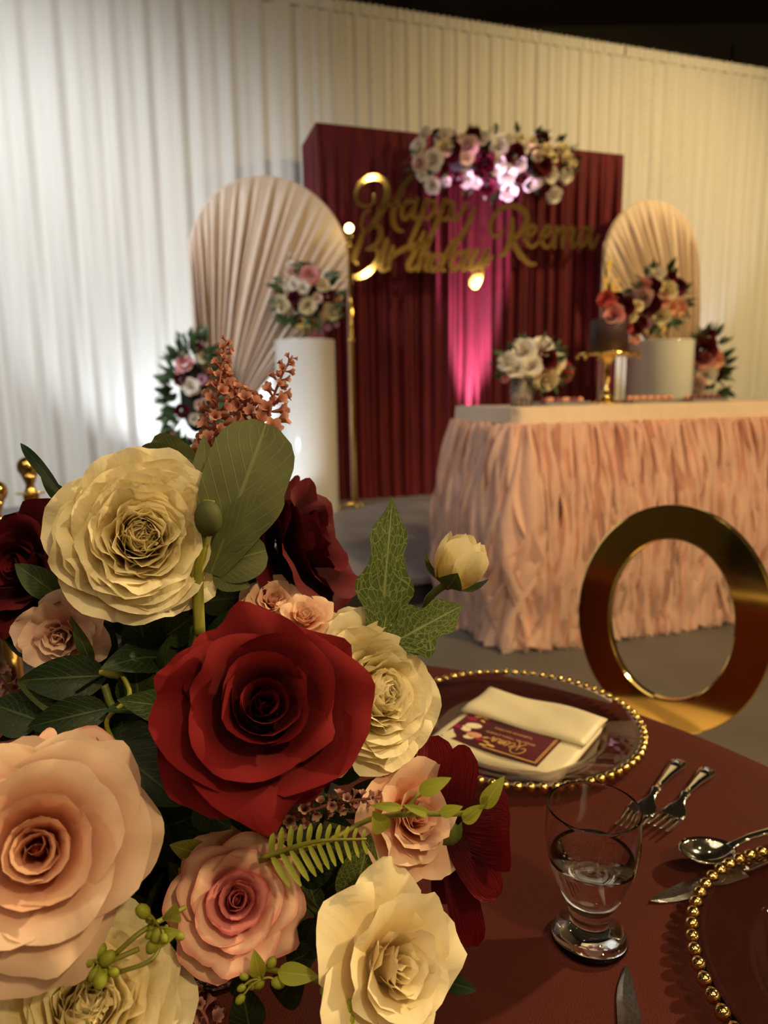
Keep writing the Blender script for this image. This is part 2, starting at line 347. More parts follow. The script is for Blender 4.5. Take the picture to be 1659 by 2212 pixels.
# ------------------------------------------------------------------ the setting
def quad(a, b, c, d): return np.array([a, b, c, d], float), [(0, 1, 2, 3)]
def slab(x0, x1, y0, y1, z0, z1): return box(((x0 + x1) / 2, (y0 + y1) / 2, (z0 + z1) / 2), (x1 - x0, y1 - y0, z1 - z0))
struct('floor', *slab(-8, 9, -6, 12, -0.1, 0), M['floor'])
struct('ceiling', *slab(-8, 9, -6, 12, 6.6, 6.7), M['wall'])
struct('wall_left', *slab(-8.1, -8, -6, 12, 0, 6.6), M['hall'])
struct('wall_right', *slab(9, 9.1, -6, 12, 0, 6.6), M['hall'])
struct('wall_front', *slab(-8, 9, -6.1, -6, 0, 6.6), M['hall'])
struct('wall_back', *slab(-8, 9, 11.6, 11.7, 0, 6.6), M['wall'])
# dark panelling high on the back wall, seen over the drape
for i, (x0, x1, z0, z1) in enumerate([(0.6, 2.4, 4.6, 6.3), (2.9, 4.9, 4.6, 6.3), (5.4, 8.6, 4.6, 6.3)]):
    struct('trim_%d' % (i + 1), *slab(x0, x1, 11.52, 11.6, z0, z1), M['wall'])
def setp(u, off, z): return A3 * u + B3 * off + Z3 * z
def setbox(u0, u1, b0, b1, z0, z1):
    V = [setp(u, b, z) for z in (z0, z1) for b in (b0, b1) for u in (u0, u1)]
    return np.array(V), [(0, 2, 3, 1), (4, 5, 7, 6), (0, 1, 5, 4), (2, 6, 7, 3), (0, 4, 6, 2), (1, 3, 7, 5)]
STZ = 0.16
e0 = onz(743, 1268, STZ); e1 = onz(946, 1243, STZ)
SOFF = float((e0 @ B3 + e1 @ B3) / 2)
stage = struct('stage_platform', *setbox(-4.0, 7.0, SOFF + 0.02, 8.2, 0, STZ - 0.02), M['black'])
tag(stage, 'low stage of grey deck panels with black sides', 'stage', kind='structure')
pw = 1.22
u0 = float(onz(850, 1130, STZ) @ A3)
for i in range(-4, 6):
    for j in range(4):
        a = u0 + i * pw; b = SOFF + j * pw
        V, F = bevbox(A3 * (a + pw / 2) + B3 * (b + pw / 2) + Z3 * (STZ - 0.01), (pw - 0.012, pw - 0.012, 0.02), 0.003, [A3, B3, Z3])
        addw(stage, 'deck_panel', V, F, M['stage'], smooth=False)
V, F = setbox(-4.0, 7.0, SOFF - 0.012, SOFF + 0.012, STZ - 0.03, STZ + 0.001); addw(stage, 'edge_trim', V, F, M['trim'], smooth=False)
# ------------------------------------------------------------------ white drapes
COFF = 7.3
tA, tB = onset(700, 8, COFF), onset(1655, 152, COFF)
DTOP = float((tA[2] + tB[2]) / 2)
def pleat(u, z, ph, amp, f):
    return amp * (np.sin(u * f + ph[0] + 0.25 * np.sin(z * 1.1 + ph[3])) + 0.6 * np.sin(u * f * 1.73 + ph[1] + 0.3 * np.sin(z * 0.7)) + 0.45 * np.sin(u * f * 0.53 + ph[2])) 
def drape_panel(u0, u1, label, dens, amp):
    root = thing('white_drape', label, 'drape', setp((u0 + u1) / 2, COFF, 0), SA, 'tall white pleated drapes behind the stage')
    nu = int((u1 - u0) * 95); nz = 14; ph = rng.uniform(0, 6.28, 4)
    us = np.linspace(u0, u1, nu); zs = np.linspace(0.01, DTOP - 0.07, nz)
    V = [setp(u, COFF + pleat(u, z, ph, amp * (0.5 + 0.5 * (1 - z / DTOP)), dens), z) for z in zs for u in us]
    addw(root, 'cloth', V, grid_faces(nu, nz), M['drape'])
    zs = [DTOP - 0.075, DTOP - 0.06, DTOP, DTOP + 0.035]; 
    V = [setp(u, COFF - 0.015 + pleat(u, z, ph, 0.010, dens * 3.2) * (1.0 if k else 0.4), z + (0.008 * math.sin(u * 95 + ph[1]) if k == 3 else 0)) for k, z in enumerate(zs) for u in us]
    addw(root, 'header', V, grid_faces(nu, 4), M['drape'])
    return root
seam = float(onset(642, 200, COFF) @ A3); sR = float(onset(1345, 200, COFF) @ A3)
drape_panel(-4.2, -2.4, 'white pleated drape at the far left of the backdrop wall', 24, 0.026)
drape_panel(-2.4, seam, 'cool-lit white drape behind the left round-topped panel', 24, 0.026)
drape_panel(seam, sR, 'cream-lit sheer drape above the red velvet backdrop', 46, 0.014)
drape_panel(sR, 8.2, 'warm-lit sheer drape on the right behind the right round-topped panel', 42, 0.016)
pole = addw(None, 'drape_rail', *tube([setp(-4.4, COFF + 0.02, DTOP), setp(8.3, COFF + 0.02, DTOP)], 0.02, 8, 4), M['black'])
tag(pole, 'thin black rail the white drapes hang from', 'rail')
# crystal strands sewn on the sheer drape
bead_me = mk('bead', *ball((0, 0, 0), 0.006, 6, 5), M['silver'])
def strand(xs, y0, y1, label):
    root = thing('crystal_strand', label, 'bead strand', onset(xs, y1, COFF - 0.05) * np.array([1, 1, 0]) + Z3 * DTOP * 0, 0, 'strands of small crystals on the sheer drape')
    y = y0
    while y < y1:
        q = onset(xs + rng.normal(0, 2.5), y, COFF - 0.05); inst(root, 'crystal', bead_me, Matrix.Translation(Vector(q))); y += rng.uniform(7, 26)
    T0, T1 = onset(xs, y0 - 5, COFF - 0.045), onset(xs, y1, COFF - 0.045)
    addw(root, 'thread', *tube([T0, T1], 0.0008, 4, 2), M['drape'])
for xs, y0, y1, nm in [(660, 20, 240, 'nearest the seam above the left edge of the velvet'), (684, 12, 250, 'second from the drape seam above the velvet'), (746, 25, 130, 'above the left part of the red velvet'), (806, 70, 190, 'over the middle left of the velvet'), (846, 65, 250, 'just left of the rose swag'), (1336, 120, 185, 'at the upper right of the velvet'), (1362, 130, 470, 'beside the right edge of the red velvet'), (1392, 118, 340, 'between velvet edge and right round-topped panel top'), (1412, 120, 460, 'above the peak of the right round-topped panel'), (1450, 195, 440, 'above the right shoulder of the right round-topped panel'), (1478, 200, 460, 'rightmost, above the right round-topped panel')]:
    strand(xs, y0, y1, 'hanging crystal strand ' + nm)
# ------------------------------------------------------------------ red velvet backdrop
VOFF = 6.45
cTL, cTR = onset(682, 265, VOFF), onset(1348, 335, VOFF)
vu0, vu1 = float(cTL @ A3), float(cTR @ A3); vz = float((cTL[2] + cTR[2]) / 2)
vel = thing('velvet_backdrop', 'dark red velvet box backdrop with vertical pleats behind the gold lettering', 'backdrop', setp((vu0 + vu1) / 2, VOFF, STZ), SA)
nu, nz = 520, 16; ph = rng.uniform(0, 6.28, 4); VD = 0.62
us = np.linspace(vu0, vu1, nu); zs = np.concatenate([np.linspace(STZ + 0.004, vz - 0.05, nz - 3), [vz - 0.02, vz - 0.004, vz]])
def vb(u, z):
    k = min(1.0, (vz - z) / 0.5); return pleat(u, z, ph, 0.005 + 0.017 * k, 56) * (1 if z < vz - 0.01 else 0.5)
V = [setp(u, VOFF + vb(u, z) - (0.10 * max(0, 0.25 - (z - STZ)) ** 1.0), z) for z in zs for u in us]
addw(vel, 'front_drape', V, grid_faces(nu, nz), M['velvet'])
ns = 60; bs = np.linspace(VOFF, VOFF + VD, ns)
V = [setp(vu0 + 0.5 * pleat(b, z, ph, 0.018, 34) * min(1, (vz - z) / 0.3), b, z) for z in zs for b in bs]
addw(vel, 'side_drape', V, grid_faces(ns, nz), M['velvet'])
V = [setp(vu1 + 0.5 * pleat(b, z, ph, 0.018, 34) * min(1, (vz - z) / 0.3), b, z) for z in zs for b in bs]
addw(vel, 'side_drape', V, grid_faces(ns, nz), M['velvet'])
V, F = setbox(vu0, vu1, VOFF, VOFF + VD, vz - 0.02, vz + 0.004); addw(vel, 'top_cloth', V, F, M['velvet'], smooth=False)
# ------------------------------------------------------------------ round-topped draped panels
def arch(cx, cy, rpx, gx0, gx1, gy, off, side, label):
    """side=+1: the cloth is gathered to the left foot (outer side), tucked on the right"""
    C0 = onset(cx, cy, off); Rr = float(np.linalg.norm(onset(cx + rpx, cy, off) - C0)); uc, zc = float(C0 @ A3), float(C0[2])
    g0, g1 = onset(gx0, gy, off), onset(gx1, gy, off); zg = float(g0[2]); ug0, ug1 = float(g0 @ A3), float(g1 @ A3)
    root = thing('draped_arch', label, 'arch panel', setp(uc, off, STZ), SA, 'round-topped panels draped in blush cloth')
    ns, nt = 260, 26; V = []
    top = []
    for s in np.linspace(0, 1, ns):
        ang = math.pi * (1.0 - s * 1.22) if side > 0 else math.pi * (s * 1.22)
        top.append((uc + Rr * math.cos(ang), zc + Rr * math.sin(ang)))
    ph = rng.uniform(0, 6.28, 4)
    for t in np.linspace(0, 1, nt):
        for k, s in enumerate(np.linspace(0, 1, ns)):
            ub = ug0 + (ug1 - ug0) * s ** 0.85
            u = top[k][0] * (1 - t) + ub * t; z = top[k][1] * (1 - t) + zg * t
            # belly of the sweeping cloth
            u += -0.06 * side * math.sin(math.pi * t) * s; z -= 0.03 * math.sin(math.pi * t) * s
            q = s * 150; am = (0.006 + 0.030 * min(1, t * 2.2)) * (1 - 0.25 * t) * min(1, t * 9 + 0.15)
            d = am * (math.sin(q + ph[0]) + 0.7 * math.sin(q * 0.61 + ph[1]) + 0.5 * math.sin(q * 1.7 + ph[2]))
            V.append(setp(u, off + d - 0.02, z))
    for t in np.linspace(0.06, 1, 8):
        for k, s in enumerate(np.linspace(0, 1, ns)):
            u = ug0 + (ug1 - ug0) * s ** 0.85; q = s * 150
            d = 0.022 * (math.sin(q + ph[0]) + 0.7 * math.sin(q * 0.61 + ph[1]))
            V.append(setp(u, off + d - 0.02, zg * (1 - t) + (STZ + 0.01) * t))
    addw(root, 'cloth', V, grid_faces(ns, nt + 8), M['blush'])
    pts = [setp(uc - Rr, off + 0.01, STZ + 0.01), setp(uc - Rr, off + 0.01, (zc + STZ) / 2)] + [setp(uc + Rr * math.cos(a), off + 0.01, zc + Rr * math.sin(a)) for a in np.linspace(math.pi, 0, 13)] + [setp(uc + Rr, off + 0.01, (zc + STZ) / 2), setp(uc + Rr, off + 0.01, STZ + 0.01)]
    addw(root, 'hoop', *tube(pts, 0.016, 8, 70), M['blush'])
    return root, uc, Rr
arch(588, 565, 164, 430, 556, 850, 6.16, +1, 'blush draped round-topped panel left of the red velvet backdrop')
arch(1408, 562, 98, 1502, 1430, 800, 6.16, -1, 'small blush draped round-topped panel right of the red velvet')
# ------------------------------------------------------------------ white plinths
def plinth(px, ptop, wpx, off, label):
    c = onset(px, ptop, off); r = float(np.linalg.norm(onset(px + wpx / 2, ptop, off) - c)); h = float(c[2]) - STZ
    loc = (c[0], c[1], STZ)
    root = thing('cylinder_plinth', label, 'plinth', loc, 0, 'glossy white cylinder plinths')
    V, F = lathe([(r - 0.004, 0), (r, 0.004), (r, h - 0.02), (r, h - 0.018)], 64, loc, cap=False); addw(root, 'column', V, F, M['gloss_white'])
    V, F = lathe([(r - 0.001, h - 0.018), (r + 0.002, h - 0.015), (r + 0.002, h - 0.003), (r - 0.003, h), (0.0001, h)], 64, loc, cap=False); addw(root, 'top_disc', V, F, M['gloss_white'])
    return np.array([c[0], c[1], c[2]]), r
PL, rL = plinth(658, 735, 127, 5.95, 'tall white cylinder plinth beside the gold pole')
PR, rR = plinth(1427, 737, 113, 5.72, 'white cylinder plinth behind the cake table')
# ------------------------------------------------------------------ gold pole stand
b0 = onz(768, 1097, STZ); yb = b0 @ B3
top = onset(754, 505, yb)
st = thing('gold_stand', 'slim gold pole stand with a glowing tip beside the left plinth', 'stand', b0)
addw(st, 'pole', *tube([b0 + Z3 * 0.01, (b0[0], b0[1], top[2] - 0.12)], 0.020, 12, 4), M['gold'])
addw(st, 'collar', *lathe([(0.021, 0), (0.032, 0.01), (0.032, 0.03), (0.021, 0.04)], 16, (b0[0], b0[1], float(onset(762, 740, yb)[2]))), M['gold'])
addw(st, 'collar', *lathe([(0.02, -0.12), (0.045, -0.105), (0.022, -0.09), (0.014, -0.06), (0.045, -0.035), (0.05, -0.02)], 16, (b0[0], b0[1], top[2])), M['gold'])
addw(st, 'glow_tip', *ball((b0[0], b0[1], top[2] + 0.045), 0.035, 12, 9, (1, 1, 1)), emis('warm_glow', (1.0, 0.72, 0.25), 14))  # emissive ball for the bright spot at the pole's tip
V, F = ball((0, 0, 0), 0.035, 12, 9)
for dx in (-0.16, 0.07):
    V, F = tube([b0 + Z3 * 0.04, b0 + A3 * dx * 0.6 + Z3 * 0.035, b0 + A3 * dx - B3 * 0.02 + Z3 * 0.012], 0.012, 8, 8); addw(st, 'foot', V, F, M['gold'])
V, F = tube([b0 + Z3 * 0.04, b0 - B3 * 0.1 + Z3 * 0.012], 0.012, 8, 4); addw(st, 'foot', V, F, M['gold'])
# ------------------------------------------------------------------ gold script sign
SGN = 6.18
def ribbon(pts, scale_px):
    """pts: list of (x, y, width) in photo pixels on the sign's plane -> solid letter stroke"""
    pts = np.array(pts, float); n = max(8, 7 * len(pts))
    Q = smooth_path(pts, n)
    W3 = np.array([onset(x, y, SGN) for x, y, _ in Q]); c2 = np.stack([W3 @ A3, W3[:, 2]], 1)
    T = np.gradient(c2, axis=0); T /= np.linalg.norm(T, axis=1)[:, None] + 1e-9; Nn = np.stack([-T[:, 1], T[:, 0]], 1)
    hw = np.maximum(Q[:, 2], 1.5)[:, None] * scale_px / 2
    Lf, Rg = c2 + Nn * hw, c2 - Nn * hw
    V = []
    for k in range(n):
        for q, b in ((Lf[k], SGN - 0.006), (Rg[k], SGN - 0.006), (Rg[k], SGN + 0.006), (Lf[k], SGN + 0.006)): V.append(setp(q[0], b, q[1]))
    F = grid_faces(4, n, True); F += [(0, 1, 2, 3), tuple((n - 1) * 4 + i for i in (3, 2, 1, 0))]
    # round ends
    for k in (0, n - 1):
        m = len(V); cc = c2[k]; r = hw[k, 0]
        for b in (SGN - 0.0061, SGN + 0.006):
            for i in range(10): V.append(setp(cc[0] + r * math.cos(i * 0.6283), b, cc[1] + r * math.sin(i * 0.6283)))
        F += [[m + i for i in range(10)][::-1], [m + 10 + i for i in range(10)]] + [(m + i, m + (i + 1) % 10, m + 10 + (i + 1) % 10, m + 10 + i) for i in range(10)]
    return np.array(V), F
PXM = float(np.linalg.norm(onset(1000, 500, SGN) - onset(1001, 500, SGN)))
def zc(l, ox, oy, s, w=1.0): return [(ox + a / s, oy + b / s, c / s * w) for a, b, c in l]
def word(label, letters, ox, oy, s, mid, wk=0.90):
    c = onset(*mid, SGN)
    root = thing('script_word', label, 'lettering', c, SA, 'gold mirror script lettering')
    for strokes in letters:
        addw(root, 'letter', *join([ribbon(zc(q, ox, oy, s, wk), PXM) for q in strokes]), M['goldmir'], smooth=False)
word('gold mirror script word reading Happy', [
    [[(400, 320, 30), (405, 385, 30), (360, 435, 32), (285, 435, 36), (225, 380, 40), (225, 290, 42), (290, 190, 46), (410, 148, 52), (505, 195, 60), (535, 300, 66), (505, 430, 70), (440, 545, 60), (375, 640, 50), (310, 690, 32), (275, 640, 28), (300, 520, 26), (365, 480, 24)],
     [(780, 140, 50), (700, 235, 54), (640, 370, 58), (595, 500, 64), (600, 610, 62), (640, 675, 44), (690, 690, 26)], [(440, 470, 26), (560, 430, 30), (680, 440, 34), (760, 400, 22)]],
    [[(800, 400, 34), (735, 390, 36), (690, 450, 42), (680, 530, 44), (715, 570, 38), (770, 500, 30), (825, 370, 34)], [(830, 365, 46), (800, 470, 50), (790, 545, 46), (830, 560, 30), (880, 480, 24)]],
    [[(930, 375, 44), (880, 520, 54), (825, 660, 58), (760, 810, 46)], [(890, 480, 28), (950, 400, 34), (1010, 400, 44), (1005, 480, 50), (950, 555, 42), (880, 560, 28)]],
    [[(1115, 375, 44), (1060, 520, 54), (1010, 650, 58), (930, 850, 44)], [(1070, 480, 28), (1130, 400, 34), (1190, 410, 44), (1180, 490, 50), (1125, 570, 42), (1060, 560, 28)]],
    [[(1180, 430, 40), (1165, 520, 48), (1205, 575, 44), (1270, 510, 40), (1320, 410, 44)], [(1405, 460, 30), (1360, 580, 48), (1280, 720, 54), (1190, 860, 50), (1120, 960, 34)]],
], 720, 350, 4.608, (900, 450))
word('gold mirror script word reading Birthday', [
    [[(300, 690, 40), (250, 830, 56), (205, 950, 60), (230, 1010, 40)], [(290, 720, 34), (370, 640, 40), (455, 650, 52), (470, 730, 56), (415, 830, 46), (330, 870, 30), (425, 870, 44), (440, 980, 62), (340, 1100, 60), (220, 1145, 52), (100, 1100, 26)]],
    [[(530, 780, 58), (490, 930, 64), (470, 1055, 60), (520, 1070, 34), (580, 960, 26)]],
    [[(590, 850, 50), (560, 960, 56), (545, 1060, 50)], [(560, 960, 36), (640, 900, 48), (740, 850, 52), (880, 800, 34)]],
    [[(900, 700, 44), (820, 880, 56), (745, 1030, 58), (780, 1075, 38), (850, 1000, 26)], [(700, 880, 26), (900, 850, 26)]],
    [[(960, 740, 44), (890, 900, 56), (840, 1070, 54)], [(860, 1000, 34), (930, 910, 44), (960, 950, 56), (920, 1060, 58), (980, 1070, 30)]],
    [[(1080, 930, 44), (1010, 930, 48), (960, 1020, 56), (990, 1080, 50), (1060, 1010, 40)], [(1200, 780, 46), (1120, 930, 58), (1060, 1060, 58), (1110, 1080, 34)]],
    [[(1290, 900, 42), (1220, 920, 48), (1170, 1010, 56), (1200, 1075, 50), (1270, 1000, 42), (1320, 890, 44)], [(1350, 880, 56), (1290, 1000, 60), (1290, 1070, 52), (1350, 1050, 30)]],
    [[(1430, 880, 58), (1370, 1000, 60), (1390, 1075, 54), (1460, 1000, 48), (1530, 880, 56)], [(1540, 880, 58), (1480, 1050, 60), (1440, 1190, 58), (1400, 1240, 52), (1370, 1180, 40), (1480, 1080, 36), (1580, 940, 28)]],
], 720, 350, 4.608, (900, 560))
word('gold mirror script word reading Reema', [
    [[(270, 530, 44), (215, 595, 46), (140, 580, 48), (110, 480, 52), (160, 330, 56), (290, 220, 62), (440, 215, 78), (560, 300, 96), (570, 430, 92), (490, 560, 76), (400, 640, 50)], [(390, 390, 80), (380, 560, 84), (350, 700, 80), (290, 820, 60), (220, 840, 34)], [(400, 640, 60), (450, 760, 92), (540, 890, 80), (620, 950, 58), (690, 950, 34)]],
    [[(540, 640, 40), (650, 570, 50), (690, 490, 54), (640, 460, 50), (580, 570, 66), (590, 700, 66), (660, 730, 50), (740, 650, 36)]],
    [[(740, 650, 36), (850, 570, 50), (880, 500, 54), (830, 470, 50), (775, 580, 66), (785, 700, 66), (850, 735, 50), (920, 650, 36)]],
    [[(960, 480, 60), (935, 620, 66), (930, 740, 56)], [(945, 600, 36), (1020, 490, 52), (1060, 500, 64), (1040, 640, 68), (1035, 740, 56)], [(1050, 600, 36), (1130, 490, 52), (1175, 510, 66), (1150, 640, 70), (1160, 740, 58), (1220, 680, 32)]],
    [[(1370, 500, 46), (1300, 500, 56), (1250, 610, 68), (1260, 720, 62), (1330, 680, 48), (1380, 500, 48)], [(1395, 470, 60), (1385, 610, 74), (1400, 740, 60), (1450, 690, 40), (1500, 570, 26)]],
], 1040, 410, 5.925, (1170, 510))
# ------------------------------------------------------------------ petals and roses
def petal_geo(ang, r0, z0, h, th0, th1, w, c=1.0, curl=0.0, ruf=0.0, ph=0.0, tip=0.25, point=0.0, nu=9, nv=8, k=1.0, side=0.0, seedn=0.0, twist=0.0, hh=0.0):
    """one petal in flower units (flower radius ~1, axis +z)"""
    us = np.linspace(-1, 1, nu); n2 = 24
    vv = np.linspace(0, 1, n2); ds = h / (n2 - 1); PR_ = {}
    for u in us:
        cu_ = curl * (0.75 + 0.55 * math.sin(2.4 * u + ph * 2.3)); st_ = 0.62 + 0.10 * math.sin(1.7 * u + ph)
        th = th0 + (th1 - th0) * vv ** k + cu_ * np.clip((vv - st_) / (1 - st_), 0, 1) ** 1.4
        rr = r0 + np.concatenate([[0], np.cumsum(np.sin((th[1:] + th[:-1]) / 2) * ds)]); zz = z0 + np.concatenate([[0], np.cumsum(np.cos((th[1:] + th[:-1]) / 2) * ds)])
        PR_[u] = (th, rr, zz)
    ca, sa = math.cos(ang), math.sin(ang); V = []; UV = []
    for j in range(nv):
        for u in us:
            th, rr, zz = PR_[u]; v = j / (nv - 1); ve = v * (1 - tip * abs(u) ** 2.6 + point * math.exp(-(u / 0.3) ** 2)) / (1 + max(point, 0))
            r = np.interp(ve, vv, rr); z = np.interp(ve, vv, zz); t = np.interp(ve, vv, th)
            s = u * w * (0.30 + 0.70 * min(1.0, (ve / 0.55)) ** 0.7) + twist * v
            rho = max(0.06, abs(r) * c + 0.05)
            a = s / rho
            if abs(a) > 2.6: a = 2.6 * np.sign(a)
            x = r - rho * (1 - math.cos(a)); y = rho * math.sin(a)
            x += side * max(0, abs(u) - 0.55) ** 2 * v
            d = ruf * v * v * (math.sin(5.1 * u + ph) + 0.6 * math.sin(9.3 * u + 2.1 * ph) + 0.5 * math.sin(4 * v + 3 * u + ph * 1.7))
            x += d * math.cos(t); z2 = z - d * math.sin(t) + hh * 0
            V.append((x * ca - y * sa, x * sa + y * ca, z2)); UV.append(((u + 1) / 2, v))
    return np.array(V), grid_faces(nu, nv), UV
def D(a): return math.radians(a)
def layers_rose(rs, full=1.0):
    """hybrid-tea rose: tight spiral heart, opening to broad reflexed petals"""
    L = []
    def ring(n, **kw):
        off = rs.uniform(0, 6.28)
        for i in range(n):
            q = dict(kw); q['ang'] = off + 6.283 * i / n + rs.normal(0, 0.12); q['ph'] = rs.uniform(0, 6.28)
            for key, sd in (('h', 0.05), ('w', 0.06)): q[key] *= 1 + rs.normal(0, sd)
            q['th1'] += rs.normal(0, 0.07); L.append(q)
    ring(2, r0=0.03, z0=0.30, h=0.48, th0=D(2), th1=D(0), w=0.22, c=1.0, nu=8, nv=6)
    ring(3, r0=0.07, z0=0.26, h=0.54, th0=D(6), th1=D(4), w=0.30, c=1.0, curl=D(14), nu=9, nv=7)
    ring(3, r0=0.13, z0=0.20, h=0.62, th0=D(10), th1=D(10), w=0.42, c=1.0, curl=D(22), ruf=0.012)
    ring(4, r0=0.18, z0=0.14, h=0.68, th0=D(18), th1=D(24), w=0.50, c=1.05, curl=D(35), ruf=0.02)
    ring(5, r0=0.20, z0=0.08, h=0.78, th0=D(30), th1=D(44), w=0.56, c=1.1, curl=D(50), ruf=0.03, nu=12, nv=9)
    ring(5, r0=0.20, z0=0.03, h=0.90 * full, th0=D(48), th1=D(66), w=0.62, c=1.25, curl=D(60), ruf=0.045, side=-0.3, nu=15, nv=11)
    ring(5, r0=0.18, z0=-0.02, h=0.98 * full, th0=D(66), th1=D(88), w=0.62, c=1.5, curl=D(60), ruf=0.06, side=-0.4, nu=15, nv=11)
    return L
def layers_velvet(rs):
    L = []
    def ring(n, **kw):
        off = kw.pop('off', rs.uniform(0, 6.28))
        for i in range(n):
            q = dict(kw); q['ang'] = off + 6.283 * i / n + rs.normal(0, 0.20); q['ph'] = rs.uniform(0, 6.28)
            for key, sd in (('h', 0.07), ('w', 0.08)): q[key] *= 1 + rs.normal(0, sd)
            q['th1'] += rs.normal(0, 0.10 + 0.25 * q['r0']); q['ruf'] = q.get('ruf', 0) * 1.5; q['curl'] = q.get('curl', 0) * rs.uniform(0.6, 1.3); L.append(q)
    ring(2, r0=0.03, z0=0.12, h=0.34, th0=D(2), th1=D(-4), w=0.20, c=1.0, nu=9, nv=7)
    ring(3, r0=0.08, z0=0.10, h=0.42, th0=D(5), th1=D(2), w=0.34, c=1.0, curl=D(10), point=0.06)
    ring(3, r0=0.16, z0=0.08, h=0.50, th0=D(12), th1=D(6), w=0.48, c=1.0, curl=D(20), point=0.08, nu=11)
    ring(4, r0=0.24, z0=0.04, h=0.60, th0=D(22), th1=D(8), w=0.60, c=1.0, curl=D(36), ruf=0.02, nu=11, nv=9)
    ring(4, r0=0.30, z0=0.00, h=0.80, th0=D(46), th1=D(26), w=0.80, c=1.0, curl=D(95), ruf=0.03, point=0.05, nu=15, nv=12)
    ring(4, r0=0.28, z0=-0.06, h=1.05, th0=D(66), th1=D(50), w=0.95, c=1.15, curl=D(110), ruf=0.06, point=0.10, nu=17, nv=13, side=-0.25)
    ring(4, r0=0.24, z0=-0.12, h=1.06, th0=D(80), th1=D(84), w=0.86, c=1.5, curl=D(70), ruf=0.07, point=0.16, nu=17, nv=13, side=-0.3)
    return L
def layers_ranunculus(rs, n=88):
    """cabbage-like head: many thin crinkled petals round a shallow cup"""
    L = []
    for i in range(n):
        t = (i + 0.5) / n
        q = dict(ang=2.39996 * i + rs.normal(0, 0.25), ph=rs.uniform(0, 6.28), r0=0.03 + 0.26 * t ** 0.8 + rs.normal(0, 0.012), z0=0.24 - 0.34 * t,
                 h=0.40 + 0.50 * t + rs.normal(0, 0.03), th0=D(4 + 72 * t ** 1.3), th1=D(-34 + 88 * t ** 1.25 + rs.normal(0, 8)), w=0.24 + 0.36 * t + rs.normal(0, 0.03), c=1.05 + 0.3 * t,
                 curl=D(8 + 46 * t), ruf=0.026 + 0.026 * t, nu=12, nv=9, tip=0.22 + rs.uniform(-0.05, 0.1))
        L.append(q)
    return L
def layers_garden(rs):
    """looser rose with upright folded petals"""
    L = []
    def ring(n, **kw):
        off = rs.uniform(0, 6.28)
        for i in range(n):
            q = dict(kw); q['ang'] = off + 6.283 * i / n + rs.normal(0, 0.25); q['ph'] = rs.uniform(0, 6.28)
            for key, sd in (('h', 0.09), ('w', 0.12)): q[key] *= 1 + rs.normal(0, sd)
            q['th1'] += rs.normal(0, 0.16); L.append(q)
    ring(4, r0=0.04, z0=0.18, h=0.46, th0=D(2), th1=D(8), w=0.26, c=1.1, ruf=0.03)
    ring(5, r0=0.12, z0=0.14, h=0.56, th0=D(8), th1=D(18), w=0.36, c=1.2, ruf=0.04, point=0.06)
    ring(5, r0=0.18, z0=0.08, h=0.68, th0=D(18), th1=D(34), w=0.46, c=1.3, curl=D(20), ruf=0.05, point=0.08)
    ring(5, r0=0.20, z0=0.02, h=0.84, th0=D(36), th1=D(54), w=0.54, c=1.4, curl=D(30), ruf=0.05, point=0.1, nu=10)
    ring(5, r0=0.20, z0=-0.04, h=0.98, th0=D(58), th1=D(78), w=0.58, c=1.6, curl=D(35), ruf=0.06, point=0.1, nu=10)
    return L
def axis_matrix(c, ax, scale, spin=0.0):
    z = nrm(ax); x = nrm(np.cross([0.13, 0.2, 0.97] if abs(z[2]) < 0.9 else [1, 0, 0], z)); y = np.cross(z, x)
    R3 = np.stack([x, y, z], 1) * scale
    m4 = Matrix([[R3[0][0], R3[0][1], R3[0][2], c[0]], [R3[1][0], R3[1][1], R3[1][2], c[1]], [R3[2][0], R3[2][1], R3[2][2], c[2]], [0, 0, 0, 1]])
    return m4 @ Matrix.Rotation(spin, 4, 'Z')
def tocam_axis(c, a, b, fwd=1.0):
    t = nrm(CAM - c); r = nrm(RT - t * (RT @ t)); u = nrm(UP - t * (UP @ t)); return nrm(t * fwd + r * a + u * b)
# small roses for the distant arrangements, one mesh per kind
def small_rose_mesh(name, seed, m, loose=False):
    rs = np.random.default_rng(seed); parts = []; uvs = []
    for n, kw in ((3, dict(r0=0.05, z0=0.25, h=0.5, th0=D(4), th1=D(0), w=0.32)), (4, dict(r0=0.18, z0=0.15, h=0.6, th0=D(16), th1=D(10), w=0.50, curl=D(20))), (5, dict(r0=0.26, z0=0.05, h=0.75, th0=D(45), th1=D(40), w=0.62, curl=D(30))), (5, dict(r0=0.26, z0=-0.05, h=0.85, th0=D(70), th1=D(70), w=0.66, curl=D(30)))):
        o = rs.uniform(0, 6.28)
        for i in range(n):
            V, F, UV = petal_geo(ang=o + 6.283 * i / n, ph=rs.uniform(0, 6.28), ruf=0.05 if loose else 0.025, nu=5, nv=5, c=1.15, **kw); parts.append((V, F)); uvs += UV
    V, F = join(parts); return mk(name, V, F, m, uvs)
SR = {k: [small_rose_mesh('small_rose', 11 + i * 7 + j, m) for j in range(2)] for i, (k, m) in enumerate(S.items())}
